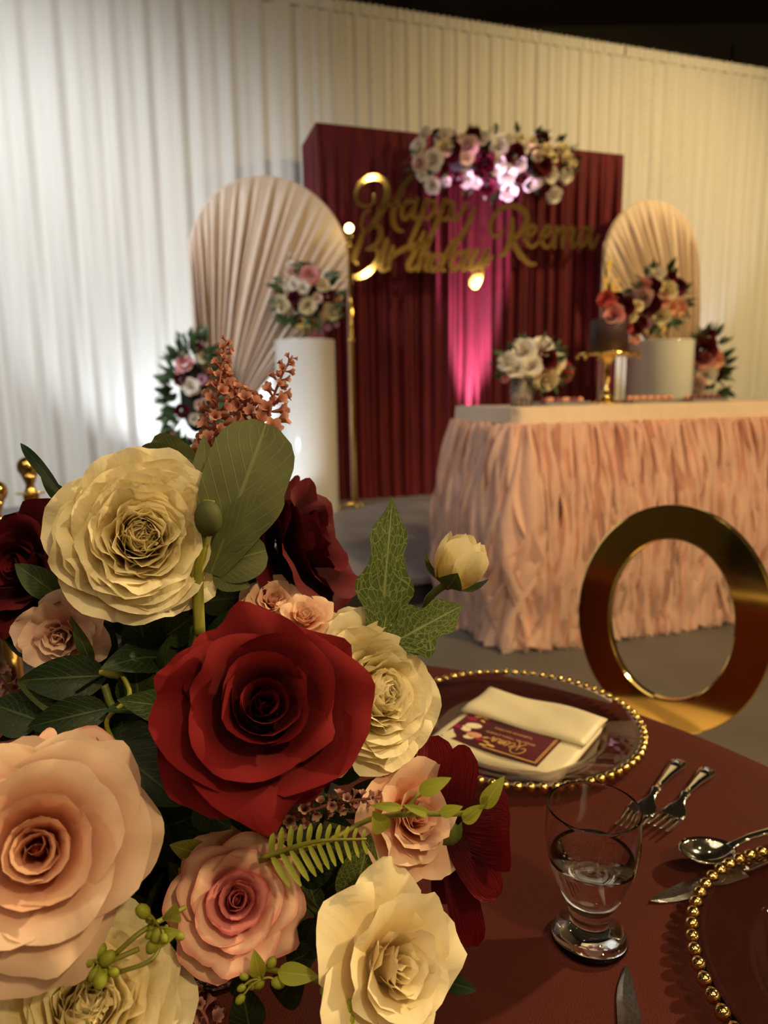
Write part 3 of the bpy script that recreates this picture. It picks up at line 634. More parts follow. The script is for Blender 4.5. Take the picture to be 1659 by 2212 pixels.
def leaf_geo(Lh, W, bend=0.15, fold=0.12, kind='ovate', nx=5, ny=9, wave=0.0, ph=0.0, serr=0.0):
    V = []; UV = []
    for j in range(ny):
        t = j / (ny - 1)
        if kind == 'ovate': wd = math.sin(math.pi * min(1, t ** 0.72)) ** 0.8
        elif kind == 'lance': wd = math.sin(math.pi * t ** 0.8) ** 0.9
        elif kind == 'oak': wd = math.sin(math.pi * t ** 0.8) ** 0.8 * (1 + 0.24 * math.sin(17 * t + 0.6))
        elif kind == 'round': wd = math.sqrt(max(0.0, 1 - (2 * (t * 0.98 + 0.01) - 1) ** 2)) ** 0.75
        elif kind == 'petal': wd = (0.28 + 0.72 * math.sin(math.pi / 2 * min(1, t / 0.6))) * (1 if t < 0.75 else math.sqrt(max(0.0, 1 - ((t - 0.75) / 0.262) ** 2)))
        else: wd = 1
        wd = max(wd, 0.02)
        for i in range(nx):
            u = 2 * i / (nx - 1) - 1
            x = u * W / 2 * wd * (1 + (serr * (-1) ** j if abs(u) > 0.99 else 0))
            z = fold * W * abs(u) * wd + bend * Lh * math.sin(math.pi * t) + wave * W * math.sin(7 * t + ph + 1.5 * u)
            V.append((x, t * Lh, z)); UV.append(((u + 1) / 2 * 1.0, t))
    return np.array(V), grid_faces(nx, ny), UV
def leaf_world(base, tip, W, hint, **kw):
    base = np.array(base, float); tip = np.array(tip, float); y = tip - base; Lh = np.linalg.norm(y); y = y / Lh
    z = nrm(np.array(hint) - y * (np.array(hint) @ y)); x = np.cross(y, z)
    V, F, UV = leaf_geo(Lh, W, **kw); return V @ np.stack([x, y, z]) + base, F, UV
SL = {k: mk('small_leaf', *leaf_geo(1.0, 0.42, kind='ovate', nx=3, ny=6)[:2], G[k], leaf_geo(1.0, 0.42, kind='ovate', nx=3, ny=6)[2]) for k in ('small', 'sage', 'mid')}
SLL = mk('small_leaf', *leaf_geo(1.0, 0.22, kind='lance', nx=3, ny=6)[:2], G['small'], leaf_geo(1.0, 0.22, kind='lance', nx=3, ny=6)[2])
def frame_from(y, z):
    y = nrm(y); z = nrm(z - y * (z @ y)); x = np.cross(y, z); return np.stack([x, y, z], 1)
def arrangement(root, flowers, ox, oy, s, off, core, leaves, bulge=0.10, leaf_px=34, coremat=None, greens=('small', 'small', 'sage', 'mid')):
    """flowers: (x, y, r, colour) in crop pixels; core: (cx, cy, rx, ry) crop pixels of the foliage mass"""
    cx, cy, rx, ry = core; Cc = onset(ox + cx / s, oy + cy / s, off)
    px = float(np.linalg.norm(onset(ox + cx / s + 1, oy + cy / s, off) - Cc))
    rx3, ry3 = rx / s * px, ry / s * px; dep = min(rx3, ry3)
    V, F = ball((0, 0, 0), 1, 14, 10); V = V * np.array([rx3 * 0.55, dep * 0.38, ry3 * 0.62]); V = V @ np.stack([A3, B3, Z3]) + Cc
    addw(root, 'moss_core', V, F, M['foam'])
    tc = nrm((CAM - Cc) * np.array([1, 1, 0]))
    side = np.cross(Z3, tc)
    for x, y, r, k in flowers:
        e = min(1.0, math.hypot((x - cx) / rx, (y - cy) / ry)); d = math.sqrt(max(0, 1 - 0.8 * e * e)) * dep * 0.75
        q = onset(ox + x / s, oy + y / s, off) + tc * d
        ax = tc + side * (-(x - cx) / rx) * -0.7 + Z3 * (-(y - cy) / ry) * 0.6 + rng.normal(0, 0.15, 3)
        inst(root, 'rose', SR[k][rng.integers(2)], axis_matrix(q, ax, r / s * px * 1.22, rng.uniform(0, 6.28)))
    for i in range(leaves):
        a = rng.uniform(0, 6.283); rr = rng.uniform(0.45, 1.0) ** 0.6
        x, y = cx + rx * rr * math.cos(a), cy + ry * rr * math.sin(a); d = math.sqrt(max(0, 1 - 0.85 * rr * rr)) * dep * 0.6
        q = onset(ox + x / s, oy + y / s, off) + tc * d
        out = side * math.cos(a) * 1.0 + Z3 * -math.sin(a) + tc * rng.uniform(-0.1, 0.6) + rng.normal(0, 0.25, 3)
        out = nrm(side * math.cos(a) + Z3 * -math.sin(a) + tc * rng.uniform(-0.1, 0.6) + rng.normal(0, 0.25, 3))
        Rm = frame_from(out, tc + rng.normal(0, 0.5, 3)) * (leaf_px * rng.uniform(0.7, 1.3) * px)
        m4 = Matrix([[*Rm[0], q[0]], [*Rm[1], q[1]], [*Rm[2], q[2]], [0, 0, 0, 1]])
        me = SLL if rng.random() < 0.35 else SL[greens[rng.integers(len(greens))]]
        inst(root, 'leaf', me, m4)
    return Cc, px
# swag on the velvet
sw = thing('floral_swag', 'long swag of white and dark red roses on the top edge of the velvet', 'flower swag', onset(1065, 440, 6.3), SA)
arrangement(sw, [(185, 80, 50, 'white'), (125, 225, 65, 'white'), (140, 370, 60, 'blush'), (155, 460, 45, 'white'), (350, 140, 65, 'white'), (365, 255, 65, 'cream'), (270, 350, 75, 'white'), (250, 555, 60, 'white'), (400, 90, 40, 'cream'), (580, 250, 78, 'blush'), (570, 350, 50, 'cream'), (720, 165, 52, 'white'), (560, 520, 60, 'white'), (650, 550, 42, 'white'), (860, 250, 62, 'white'), (925, 180, 55, 'white'), (815, 450, 45, 'white'), (870, 380, 40, 'white'), (930, 490, 66, 'white'), (945, 610, 66, 'white'), (1035, 400, 60, 'white'), (1080, 260, 45, 'white'), (1150, 550, 55, 'white'), (1210, 540, 40, 'white'), (1330, 480, 60, 'white'), (1370, 645, 60, 'white'), (1480, 470, 55, 'white'), (1210, 320, 42, 'cream'), (1300, 260, 48, 'cream'), (1450, 240, 50, 'cream'), (1490, 330, 50, 'cream'), (1050, 165, 40, 'cream'), (1560, 350, 26, 'cream'), (520, 150, 32, 'blush'), (1160, 190, 38, 'cream'), (380, 530, 36, 'white'), (1270, 330, 40, 'cream'), (1360, 330, 36, 'cream'),
    (280, 85, 36, 'red'), (620, 140, 62, 'red'), (450, 290, 72, 'red'), (730, 390, 74, 'red'), (750, 570, 70, 'red'), (1000, 310, 74, 'red'), (1250, 410, 78, 'red'), (1260, 140, 52, 'red'), (1060, 500, 50, 'red'), (480, 520, 50, 'red'), (1300, 590, 50, 'red'), (690, 480, 46, 'red')],
    880, 280, 4.366, 6.30, (810, 330, 760, 300), 95, leaf_px=20)
# bowl arrangement on the left plinth
def compote(root, c, h, r):
    V, F = lathe([(0.35 * r, 0.0), (0.36 * r, 0.006), (0.10 * r, 0.02), (0.09 * r, h * 0.40), (0.2 * r, h * 0.46), (0.75 * r, h * 0.62), (r, h), (r * 0.96, h), (0.7 * r, h * 0.68), (0.0001, h * 0.55)], 32, c, cap=False); addw(root, 'gold_bowl', V, F, M['gold'])
def arr_on(label, flowers, ox, oy, s, off, core, leaves, base, bowl=None, leaf_px=26, name='flower_bowl', cat='flower arrangement'):
    root = thing(name, label, cat, base)
    if bowl: compote(root, base, *bowl)
    arrangement(root, flowers, ox, oy, s, off, core, leaves, leaf_px=leaf_px); return root
bh = float(onset(664, 690, 5.95)[2] - PL[2])
arr_on('pink, cream and dark red roses in a gold bowl on the tall left plinth', [(430, 440, 110, 'blush'), (740, 520, 145, 'pink'), (690, 340, 75, 'red'), (470, 680, 95, 'white'), (620, 740, 100, 'white'), (960, 690, 105, 'cream'), (480, 910, 100, 'red'), (255, 1010, 135, 'cream'), (700, 1040, 130, 'cream'), (870, 920, 78, 'blush'), (1060, 870, 95, 'red'), (1130, 1130, 135, 'cream'), (1210, 860, 75, 'peach'), (390, 300, 60, 'white'), (385, 110, 32, 'white'), (1240, 1000, 60, 'peach'), (320, 730, 40, 'white'), (1060, 1400, 50, 'lilac'), (1210, 1350, 45, 'lilac')], 580, 540, 8.295, 5.95, (700, 860, 560, 520), 70, tuple(PL), (bh, 0.11))
bh2 = float(onset(1425, 700, 5.72)[2] - PR[2])
arr_on('roses in a clear and gold box on the plinth behind the cake', [(820, 280, 62, 'white'), (700, 390, 55, 'pink'), (770, 410, 68, 'red'), (940, 310, 52, 'red'), (1020, 400, 62, 'red'), (910, 450, 72, 'cream'), (880, 530, 52, 'pink'), (700, 500, 72, 'blush'), (755, 570, 72, 'red'), (860, 680, 66, 'cream'), (1030, 590, 60, 'peach'), (590, 490, 40, 'lilac'), (720, 740, 40, 'lilac'), (960, 600, 50, 'peach')], 1240, 540, 4.608, 5.72, (850, 500, 270, 290), 50, tuple(PR), (bh2 * 1.1, 0.10), 24)
lb = onset(420, 950, 6.05); lb = np.array([lb[0], lb[1], STZ])
la = arr_on('column of mixed roses and greenery at the foot of the left panel', [(490, 560, 110, 'white'), (740, 460, 95, 'red'), (840, 630, 115, 'cream'), (510, 750, 145, 'pink'), (430, 1030, 105, 'red'), (620, 1160, 135, 'white'), (810, 1030, 80, 'lilac'), (460, 1590, 120, 'red'), (680, 1730, 95, 'white'), (300, 2000, 95, 'blush'), (680, 2130, 85, 'red'), (780, 1480, 85, 'blush'), (400, 880, 60, 'pink'), (900, 1300, 80, 'white'), (1050, 1900, 90, 'white'), (1000, 1650, 90, 'cream')], 340, 700, 8.506, 6.05, (680, 1350, 480, 1080), 170, lb, None, 34, 'rose_column')
V, F = lathe([(0.10, 0), (0.11, 0.01), (0.10, 0.5), (0.02, 0.52)], 20, lb); addw(la, 'stand', V, F, M['foam'])
rb = onset(1525, 850, 5.9); rb = np.array([rb[0], rb[1], STZ])
ra = arr_on('column of mixed roses and greenery at the foot of the right panel', [(1330, 860, 52, 'red'), (1290, 1000, 88, 'red'), (1300, 1110, 68, 'pink'), (1400, 1100, 62, 'peach'), (1315, 1245, 68, 'white'), (1240, 1320, 58, 'blush'), (1400, 1250, 48, 'red'), (1300, 920, 40, 'cream'), (1320, 1480, 70, 'white'), (1380, 1600, 70, 'red')], 1240, 540, 4.608, 5.9, (1330, 1200, 150, 400), 75, rb, None, 24, 'rose_column')
V, F = lathe([(0.09, 0), (0.10, 0.01), (0.09, 0.4), (0.02, 0.42)], 20, rb); addw(ra, 'stand', V, F, M['foam'])
# ------------------------------------------------------------------ uplights standing on the deck
def uplight(px, off, tpx, tpy, toff, energy, col, angle, label):
    p = onset(px, 1000, off); p = np.array([p[0], p[1], STZ]); tgt = onset(tpx, tpy, toff); dv = nrm(tgt - (p + Z3 * 0.12))
    root = thing('uplight', label, 'uplight', p)
    m4 = axis_matrix(p + Z3 * 0.12, dv, 1.0)
    V, F = lathe([(0.0001, -0.10), (0.06, -0.09), (0.075, 0.03), (0.075, 0.05), (0.068, 0.05), (0.06, 0.02), (0.0001, 0.015)], 20, cap=False)
    Wm = np.array(m4); addw(root, 'can', V @ Wm[:3, :3].T + Wm[:3, 3], F, M['black'])
    V, F = setbox(-0.06, 0.06, -0.06, 0.06, 0, 0.012); addw(root, 'base', V - setp(0, 0, 0) + p, F, M['black'], smooth=False)
    light('SPOT', 'uplight_beam', tuple(p + Z3 * 0.12 + dv * 0.07), energy, col, 0.05, tuple(tgt), angle, 0.5)
uplight(1030, 6.22, 1024, 520, 6.42, 2200, (0.95, 0.50, 0.90), 26, 'black uplight behind the cake table aimed at the middle of the velvet')
uplight(1090, 5.85, 1085, 380, 6.25, 230, (0.70, 0.66, 1.0), 14, 'black uplight behind the cake table aimed at the swag')
uplight(1325, 6.18, 1318, 640, 6.44, 130, (1.0, 0.35, 0.85), 20, 'black uplight in front of the right edge of the velvet')
uplight(505, 6.45, 430, 720, 7.2, 130, (0.85, 0.93, 1.0), 110, 'black uplight behind the left round-topped panel')
uplight(1500, 6.6, 1440, 640, 7.2, 90, (0.86, 0.86, 1.0), 70, 'black uplight behind the right round-topped panel')
uplight(470, 5.2, 630, 900, 5.95, 26, (0.85, 0.93, 1.0), 70, 'black uplight left of the tall white plinth')
# ------------------------------------------------------------------ cake table
TZ = 1.105
fc = np.array([0.60, 3.12, 0]); TL, TD = 2.3, 0.66
tb = thing('cake_table', 'long table with a cream top and ruffled blush organza skirt', 'table', fc + A3 * TL / 2 + B3 * TD / 2, SA)
def tw(u, v, z): return fc + A3 * u + B3 * v + Z3 * z
def rrect(u0, u1, v0, v1, r, n=6):
    out = []
    for cu, cv, a0 in ((u1 - r, v0 + r, -90), (u1 - r, v1 - r, 0), (u0 + r, v1 - r, 90), (u0 + r, v0 + r, 180)):
        for i in range(n + 1):
            a = math.radians(a0 + 90 * i / n); out.append((cu + r * math.cos(a), cv + r * math.sin(a)))
    return out
RP = rrect(0, TL, 0, TD, 0.04); n = len(RP)
V = [tw(u, v, TZ - 0.03) for u, v in RP] + [tw(u, v, TZ - 0.004) for u, v in RP] + [tw(TL / 2 + (u - TL / 2) * 0.998, TD / 2 + (v - TD / 2) * 0.99, TZ) for u, v in RP]
F = grid_faces(n, 3, True) + [list(range(n))[::-1], [2 * n + i for i in range(n)]]
addw(tb, 'tabletop', V, F, M['topcloth'], smooth=False)
for u, v in ((0.1, 0.08), (TL - 0.1, 0.08), (0.1, TD - 0.08), (TL - 0.1, TD - 0.08)):
    addw(tb, 'leg', *tube([tw(u, v, 0), tw(u, v, TZ - 0.03)], 0.018, 8, 2), M['black'])
# perimeter walker: left side, front, right side
def perim(s):
    """arc position measured from the back-left corner -> (point xy, outward normal)"""
    r = 0.06; l1 = TD - r; arc = r * math.pi / 2; l2 = TL - 2 * r
    if s < l1: return tw(0, TD - s, 0), -A3
    s -= l1
    if s < arc:
        a = s / r; return tw(r - r * math.cos(a), r - r * math.sin(a), 0), -A3 * math.cos(a) - B3 * math.sin(a)
    s -= arc
    if s < l2: return tw(r + s, 0, 0), -B3
    s -= l2
    if s < arc:
        a = s / r; return tw(TL - r + r * math.sin(a), r - r * math.cos(a), 0), A3 * math.sin(a) - B3 * math.cos(a)
    return tw(TL, min(TD, r + s - arc), 0), A3
PLEN = TD * 2 + TL - 4 * 0.06 + 0.06 * math.pi
nb = 220; V = []
for z, o in ((TZ - 0.002, 0.004), (TZ - 0.03, 0.008), (TZ - 0.075, 0.012)):
    for k in range(nb):
        q, nn = perim(PLEN * k / (nb - 1)); V.append(q + nn * (o + 0.003 * math.sin(k * 1.9)) + Z3 * z)
addw(tb, 'band', V, grid_faces(nb, 3), M['topcloth'])
ns, nz = 420, 12; V = []; ph = rng.uniform(0, 6.28, 4)
for j in range(nz):
    t = j / (nz - 1); z = (TZ - 0.07) * (1 - t) + 0.012 * t
    for k in range(ns):
        s = PLEN * k / (ns - 1); q, nn = perim(s)
        V.append(q + nn * (0.015 + 0.07 * t ** 0.8 + (0.008 + 0.018 * t) * (math.sin(s * 80 + ph[0] + 2 * math.sin(3 * t + s)) + math.sin(s * 47 + ph[1])) * 0.7) + Z3 * z)
addw(tb, 'underskirt', V, grid_faces(ns, nz), M['organza'])
def ruffle(s0, layer, rs):
    """one long curled organza strip hanging on the skirt"""
    nu, nv = 7, 30; V = []; p1, p2, p3, p4 = rs.uniform(0, 6.28, 4); wdt = rs.uniform(0.035, 0.08); a1 = rs.uniform(0.015, 0.05); f1 = rs.uniform(3, 8); f2 = rs.uniform(7, 14)
    ztop = TZ - 0.068 - rs.uniform(0, 0.02); zend = rs.uniform(0.004, 0.03)
    for j in range(nv):
        t = j / (nv - 1); z = ztop * (1 - t) + zend * t
        for i in range(nu):
            u = i / (nu - 1) - 0.5
            s = s0 + u * wdt * (0.55 + 0.8 * t + 0.25 * math.sin(f1 * t + p1)) + a1 * math.sin(f1 * 0.8 * t + p2) * (0.3 + t) + 0.010 * math.sin(f2 * t + p3)
            q, nn = perim(min(max(s, 0.001), PLEN - 0.001))
            o = 0.020 + 0.010 * layer + 0.085 * t ** 0.75 + 0.045 * math.sin(math.pi * min(1, t * 1.1)) + 0.030 * math.sin(6.5 * u * (1 + t) + f1 * t + p4) * (0.4 + t) + 0.010 * math.sin(f2 * t + p1 + 3 * u) + 0.016 * abs(u) * 2 * math.sin(f2 * t + p2)
            V.append(q + nn * o + Z3 * max(0.003, z + 0.012 * math.sin(6 * u + p3) * t))
    return V, grid_faces(nu, nv)
rs = np.random.default_rng(3); s = 0.01; 
while s < PLEN - TD * 0.9:
    for lay in (0, 1):
        V, F = ruffle(s + rs.uniform(-0.015, 0.015) + 0.014 * lay, lay, rs); addw(tb, 'ruffle', V, F, M['organza'])
    s += 0.031
# things on the cake table
def ont(px, py): return onz(px, py, TZ)
def on_table(px, v):
    """a table-top point straight under image column px, v metres behind the front edge"""
    r = ray(px, 870); d2 = r[:2] / np.linalg.norm(r[:2]); n2 = B3[:2]; k = ((fc[:2] @ n2) + v) / (d2 @ n2); q = d2 * k; return np.array([q[0], q[1], TZ])
def off_of(p): return float(p @ B3)
bq = on_table(1150, 0.36)
arr_on('low bunch of white roses and greenery standing on the cake table', [(295, 135, 66, 'white'), (420, 100, 56, 'white'), (185, 205, 52, 'white'), (240, 245, 56, 'white'), (345, 235, 56, 'white'), (440, 315, 62, 'cream'), (440, 195, 62, 'red'), (520, 200, 46, 'white'), (560, 265, 55, 'coral'), (500, 240, 40, 'cream'), (165, 300, 30, 'pink')], 1040, 720, 3.19, off_of(bq), (350, 230, 220, 150), 60, bq, None, 26, 'rose_bunch')
q = on_table(1127, 0.15); hv = float(onset(1127, 815, off_of(q))[2] - TZ); rv = 0.05
V, F = lathe([(rv * 0.95, 0.002), (rv, 0.004), (rv, hv), (rv - 0.004, hv), (rv - 0.004, 0.01), (0.0001, 0.01)], 32, q, cap=False)
gv = thing('glass_cylinder', 'small clear ribbed glass cylinder in front of the white roses', 'vase', q); addw(gv, 'wall', V, F, M['glass'])
for i in range(14):
    a = 6.283 * i / 14; addw(gv, 'rib', *tube([q + np.array([rv * math.cos(a), rv * math.sin(a), 0.004]), q + np.array([rv * math.cos(a), rv * math.sin(a), hv - 0.004])], 0.004, 5, 2), M['glass'])
# cake on gold stand
ck = on_table(1309, 0.30); ko = off_of(ck)
zst = float(onset(1309, 762, ko)[2]); pxk = float(np.linalg.norm(onset(1310, 760, ko) - onset(1309, 760, ko)))
cs = thing('cake_stand', 'gold pedestal cake stand under the dark cake', 'cake stand', ck)
hs = zst - TZ; R0 = 56 * pxk
addw(cs, 'plate', *lathe([(0.0001, hs - 0.02), (R0 * 0.8, hs - 0.018), (R0, hs - 0.012), (R0 * 1.01, hs - 0.003), (R0 * 0.98, hs), (0.0001, hs)], 40, ck, cap=False), M['gold'])
addw(cs, 'stem', *lathe([(0.036, 0.03), (0.022, 0.05), (0.030, 0.06), (0.016, 0.075), (0.018, hs - 0.06), (0.028, hs - 0.04), (0.04, hs - 0.02)], 24, ck, cap=False), M['gold'])
addw(cs, 'foot', *lathe([(0.075, 0), (0.076, 0.008), (0.06, 0.016), (0.045, 0.022), (0.036, 0.032)], 32, ck), M['gold'])
for i in range(12):
    a = 6.283 * i / 12; addw(cs, 'edge_bead', *ball(ck + np.array([R0 * math.cos(a), R0 * math.sin(a), hs - 0.02]), 0.009, 8, 6), M['gold'])
ca = thing('birthday_cake', 'two-tier dark chocolate cake with cascading flowers on the gold stand', 'cake', ck + Z3 * hs)
z1 = float(onset(1309, 690, ko)[2]) - TZ; z2 = float(onset(1325, 636, ko)[2]) - TZ; r1 = 35 * pxk; r2 = 25 * pxk
off2 = A3 * 14 * pxk
addw(ca, 'lower_tier', *lathe([(0.0001, hs + 0.001), (r1, hs + 0.001), (r1, z1 - 0.006), (r1 - 0.006, z1), (0.0001, z1)], 48, ck + A3 * 0.004, cap=False), M['cake'])
addw(ca, 'upper_tier', *lathe([(0.0001, z1), (r2, z1), (r2, z2 - 0.005), (r2 - 0.005, z2), (0.0001, z2)], 48, ck + off2, cap=False), M['cake'])
arr_tc = nrm((CAM - ck) * np.array([1, 1, 0]))
for x, y, r, k in [(320, 500, 58, 'coral'), (280, 540, 46, 'coral'), (370, 520, 46, 'coral'), (490, 590, 85, 'red'), (395, 670, 85, 'pink'), (610, 590, 58, 'cream'), (560, 700, 52, 'cream'), (640, 740, 62, 'red'), (510, 790, 56, 'coral'), (600, 800, 56, 'red'), (470, 760, 40, 'coral'), (430, 500, 50, 'red'), (590, 660, 50, 'cream'), (600, 900, 40, 'peach')]:
    q = onset(1240 + x / 4.608, 540 + y / 4.608, ko) + arr_tc * (r1 * 0.85)
    inst(ca, 'rose', SR[k][rng.integers(2)], axis_matrix(q, arr_tc + rng.normal(0, 0.3, 3), r / 4.608 * pxk * 1.1, rng.uniform(0, 6.28)))
# topper: the figures 16 under a flourish
TO = off_of(ck + off2)
def rib2(pts, off, px, dpt=0.004):
    g = globals(); old = g['SGN']; g['SGN'] = off; V, F = ribbon(pts, px); g['SGN'] = old; return V, F
tp = thing('cake_topper', 'gold number 16 topper standing on the dark cake', 'cake topper', ck + off2 + Z3 * z2)
addw(tp, 'digit', *join([rib2([(1302, 610, 4), (1308, 603, 5), (1308, 628, 5)], TO, pxk), rib2([(1301, 630, 4), (1316, 630, 4)], TO, pxk)]), M['topper'], smooth=False)
addw(tp, 'digit', *rib2([(1336, 606, 4), (1327, 605, 4), (1322, 618, 5), (1326, 630, 5), (1334, 628, 5), (1335, 619, 4), (1327, 617, 4), (1323, 622, 4)], TO, pxk), M['topper'], smooth=False)
addw(tp, 'flourish', *join([rib2([(1311, 610, 3), (1313, 590, 3.5), (1312, 575, 4), (1317, 562, 4), (1319, 571, 4), (1314, 582, 3.5)], TO, pxk)]), M['topper'], smooth=False)
addw(tp, 'spike', *join([rib2([(1308, 628, 2), (1309, 640, 2)], TO, pxk), rib2([(1328, 630, 2), (1328, 641, 2)], TO, pxk)]), M['topper'], smooth=False)
# trays of sweets
ORD = 'first second third fourth fifth sixth seventh eighth ninth tenth eleventh twelfth'.split()
sweet_me = {k: mk('sweet', *lathe([(0.0001, 0), (0.013, 0.001), (0.016, 0.012), (0.012, 0.022), (0.004, 0.027), (0.0001, 0.027)], 10, cap=False), M[m]) for k, m in (('a', 'treat'), ('b', 'treat2'), ('c', 'treat3'))}
def tray(pxa, pxb, v, wd, label, cols, nrow, mat, lift=0.0):
    a, b = on_table(pxa, v), on_table(pxb, v); c = (a + b) / 2; ln = float(np.linalg.norm(b - a))
    root = thing('serving_tray', label, 'tray', c)
    V, F = bevbox(c + Z3 * (0.006 + lift), (ln, wd, 0.012), 0.004, [A3, B3, Z3]); addw(root, 'plate', V, F, mat, smooth=False)
    for sg in (-1, 1):
        V, F = bevbox(c + B3 * sg * (wd / 2 - 0.004) + Z3 * (0.015 + lift), (ln, 0.008, 0.01), 0.003, [A3, B3, Z3]); addw(root, 'rim', V, F, mat, smooth=False)
    n = int((ln - 0.03) / 0.04)
    for j in range(nrow):
        for i in range(n):
            p = c + A3 * ((i + 0.5) / n - 0.5) * (ln - 0.03) + B3 * (j - (nrow - 1) / 2) * 0.042 + Z3 * (0.0125 + lift)
            k = cols[(i * 3 + j) % len(cols)]
            o = put('sweet', sweet_me[k], None, Matrix.Translation(Vector(p)))
            tag(o, '%s sweet %s from left, %s row, %s' % ({'a': 'peach', 'b': 'plum', 'c': 'pale'}[k], ORD[i], ('front', 'back')[j], label.split(' with ')[0]), 'sweet', 'sweets on ' + label.split(' with ')[0])
tray(1165, 1262, 0.16, 0.12, 'grey tray left of the cake stand with low sweets', 'ab', 2, M['tray'])
tray(1352, 1455, 0.24, 0.12, 'silver tray right of the cake stand with iced sweets', 'aac', 2, M['tray'])
tray(1478, 1555, 0.24, 0.12, 'small tray at the right end with dark and peach sweets', 'bac', 2, M['tray'])
# ------------------------------------------------------------------ stanchions on the left
def stanchion(px, py, depth, label, bpx):
    c = at(px, py, depth); r = bpx / 2 * depth / FPX
    loc = (c[0], c[1], 0)
    root = thing('rope_stanchion', label, 'stanchion', loc, 0, 'gold rope stanchions')
    zt = c[2]
    addw(root, 'ball_finial', *ball((c[0], c[1], zt), r, 24, 16), M['gold'])
    addw(root, 'neck', *lathe([(r * 0.65, -2.4 * r), (r * 0.5, -2.2 * r), (r * 0.36, -1.75 * r), (r * 0.55, -1.2 * r), (r * 0.75, -0.7 * r)], 24, (c[0], c[1], zt)), M['gold'])
    addw(root, 'rope_ring', *lathe([(r * 0.6, -2.46 * r), (r * 1.25, -2.5 * r), (r * 1.35, -2.42 * r), (r * 1.25, -2.34 * r), (r * 0.6, -2.36 * r)], 28, (c[0], c[1], zt)), M['gold'])
    addw(root, 'post', *lathe([(r * 0.72, 0.03), (r * 0.72, zt - 2.46 * r)], 24, loc), M['gold'])
    addw(root, 'base', *lathe([(0.12, 0), (0.12, 0.012), (0.09, 0.028), (r * 0.9, 0.04), (r * 0.72, 0.06)], 36, loc), M['gold'])
stanchion(61, 1008, 1.75, 'gold ball-topped rope stanchion rising beside the cream flower', 46)
stanchion(-14, 1062, 1.45, 'gold rope stanchion cut by the left edge of the photo', 55)
# ------------------------------------------------------------------ guest table
GZ = 0.73; GC = np.array([-0.184, 0.41]); GR = 0.74
gt = thing('round_table', 'round banquet table hidden under the burgundy cloth', 'table', (GC[0], GC[1], 0))
addw(gt, 'tabletop', *lathe([(0.0001, GZ - 0.03), (GR - 0.006, GZ - 0.03), (GR - 0.006, GZ - 0.006), (0.0001, GZ - 0.006)], 64, (GC[0], GC[1], 0), cap=False), M['stage'])
for a in (0.7, 2.3, 3.9, 5.4):
    p = np.array([GC[0] + 0.5 * math.cos(a), GC[1] + 0.5 * math.sin(a), 0]); addw(gt, 'leg', *tube([p, p + Z3 * (GZ - 0.03)], 0.016, 8, 2), M['black'])
nth = 220; V = [(GC[0], GC[1], GZ)]; F = []
prof = [(0.25, GZ, 0), (0.5, GZ, 0), (0.70, GZ, 0), (GR - 0.006, GZ - 0.0005, 0), (GR, GZ - 0.005, 0.0), (GR + 0.006, GZ - 0.03, 0.003), (GR + 0.02, GZ - 0.2, 0.022), (GR + 0.035, GZ - 0.45, 0.04), (GR + 0.05, 0.012, 0.055)]
for r, z, am in prof:
    for i in range(nth):
        a = 6.28318 * i / nth; rr = r + am * (math.sin(a * 19 + 0.6) + 0.5 * math.sin(a * 31)); V.append((GC[0] + rr * math.cos(a), GC[1] + rr * math.sin(a), z))
F = [(0, 1 + i, 1 + (i + 1) % nth) for i in range(nth)] + [f[::-1] for f in grid_faces(nth, len(prof), True, 1)]
tc_ = addw(None, 'tablecloth', V, F, M['cloth']); tag(tc_, 'plain burgundy cloth covering the round guest table', 'tablecloth')
# ------------------------------------------------------------------ charger plates
bead = mk('rim_bead', *ball((0, 0, 0), 0.0058, 12, 9), M['gold'])
def charger(c, label):
    loc = (c[0], c[1], GZ + 0.0008)
    root = thing('charger_plate', label, 'plate', loc, 0, 'clear charger plates with gold bead rims')
    up = [(0.0001, 0.0042), (0.100, 0.0042), (0.108, 0.0052), (0.114, 0.009), (0.122, 0.0115), (0.150, 0.0150), (0.1580, 0.0163), (0.1588, 0.0162)]
    dn = [(0.1592, 0.0152), (0.1588, 0.0143), (0.1580, 0.0138), (0.150, 0.0118), (0.122, 0.0082), (0.116, 0.0062), (0.110, 0.0008), (0.104, 0.0), (0.0001, 0.0)]
    addw(root, 'dish', *lathe((up + dn)[::-1], 120, loc, cap=False), M['plateglass'])
    for k in range(72):
        a = 6.28318 * k / 72; inst(root, 'rim_bead', bead, Matrix.Translation((c[0] + 0.1615 * math.cos(a), c[1] + 0.1615 * math.sin(a), GZ + 0.0155)))
    return root
P1 = np.array([0.172, 0.868]); P2 = np.array([0.394, 0.436])
charger(P1, 'clear glass charger with gold beads holding the folded napkin'); charger(P2, 'clear gold-beaded charger cut by the right edge of the photo')
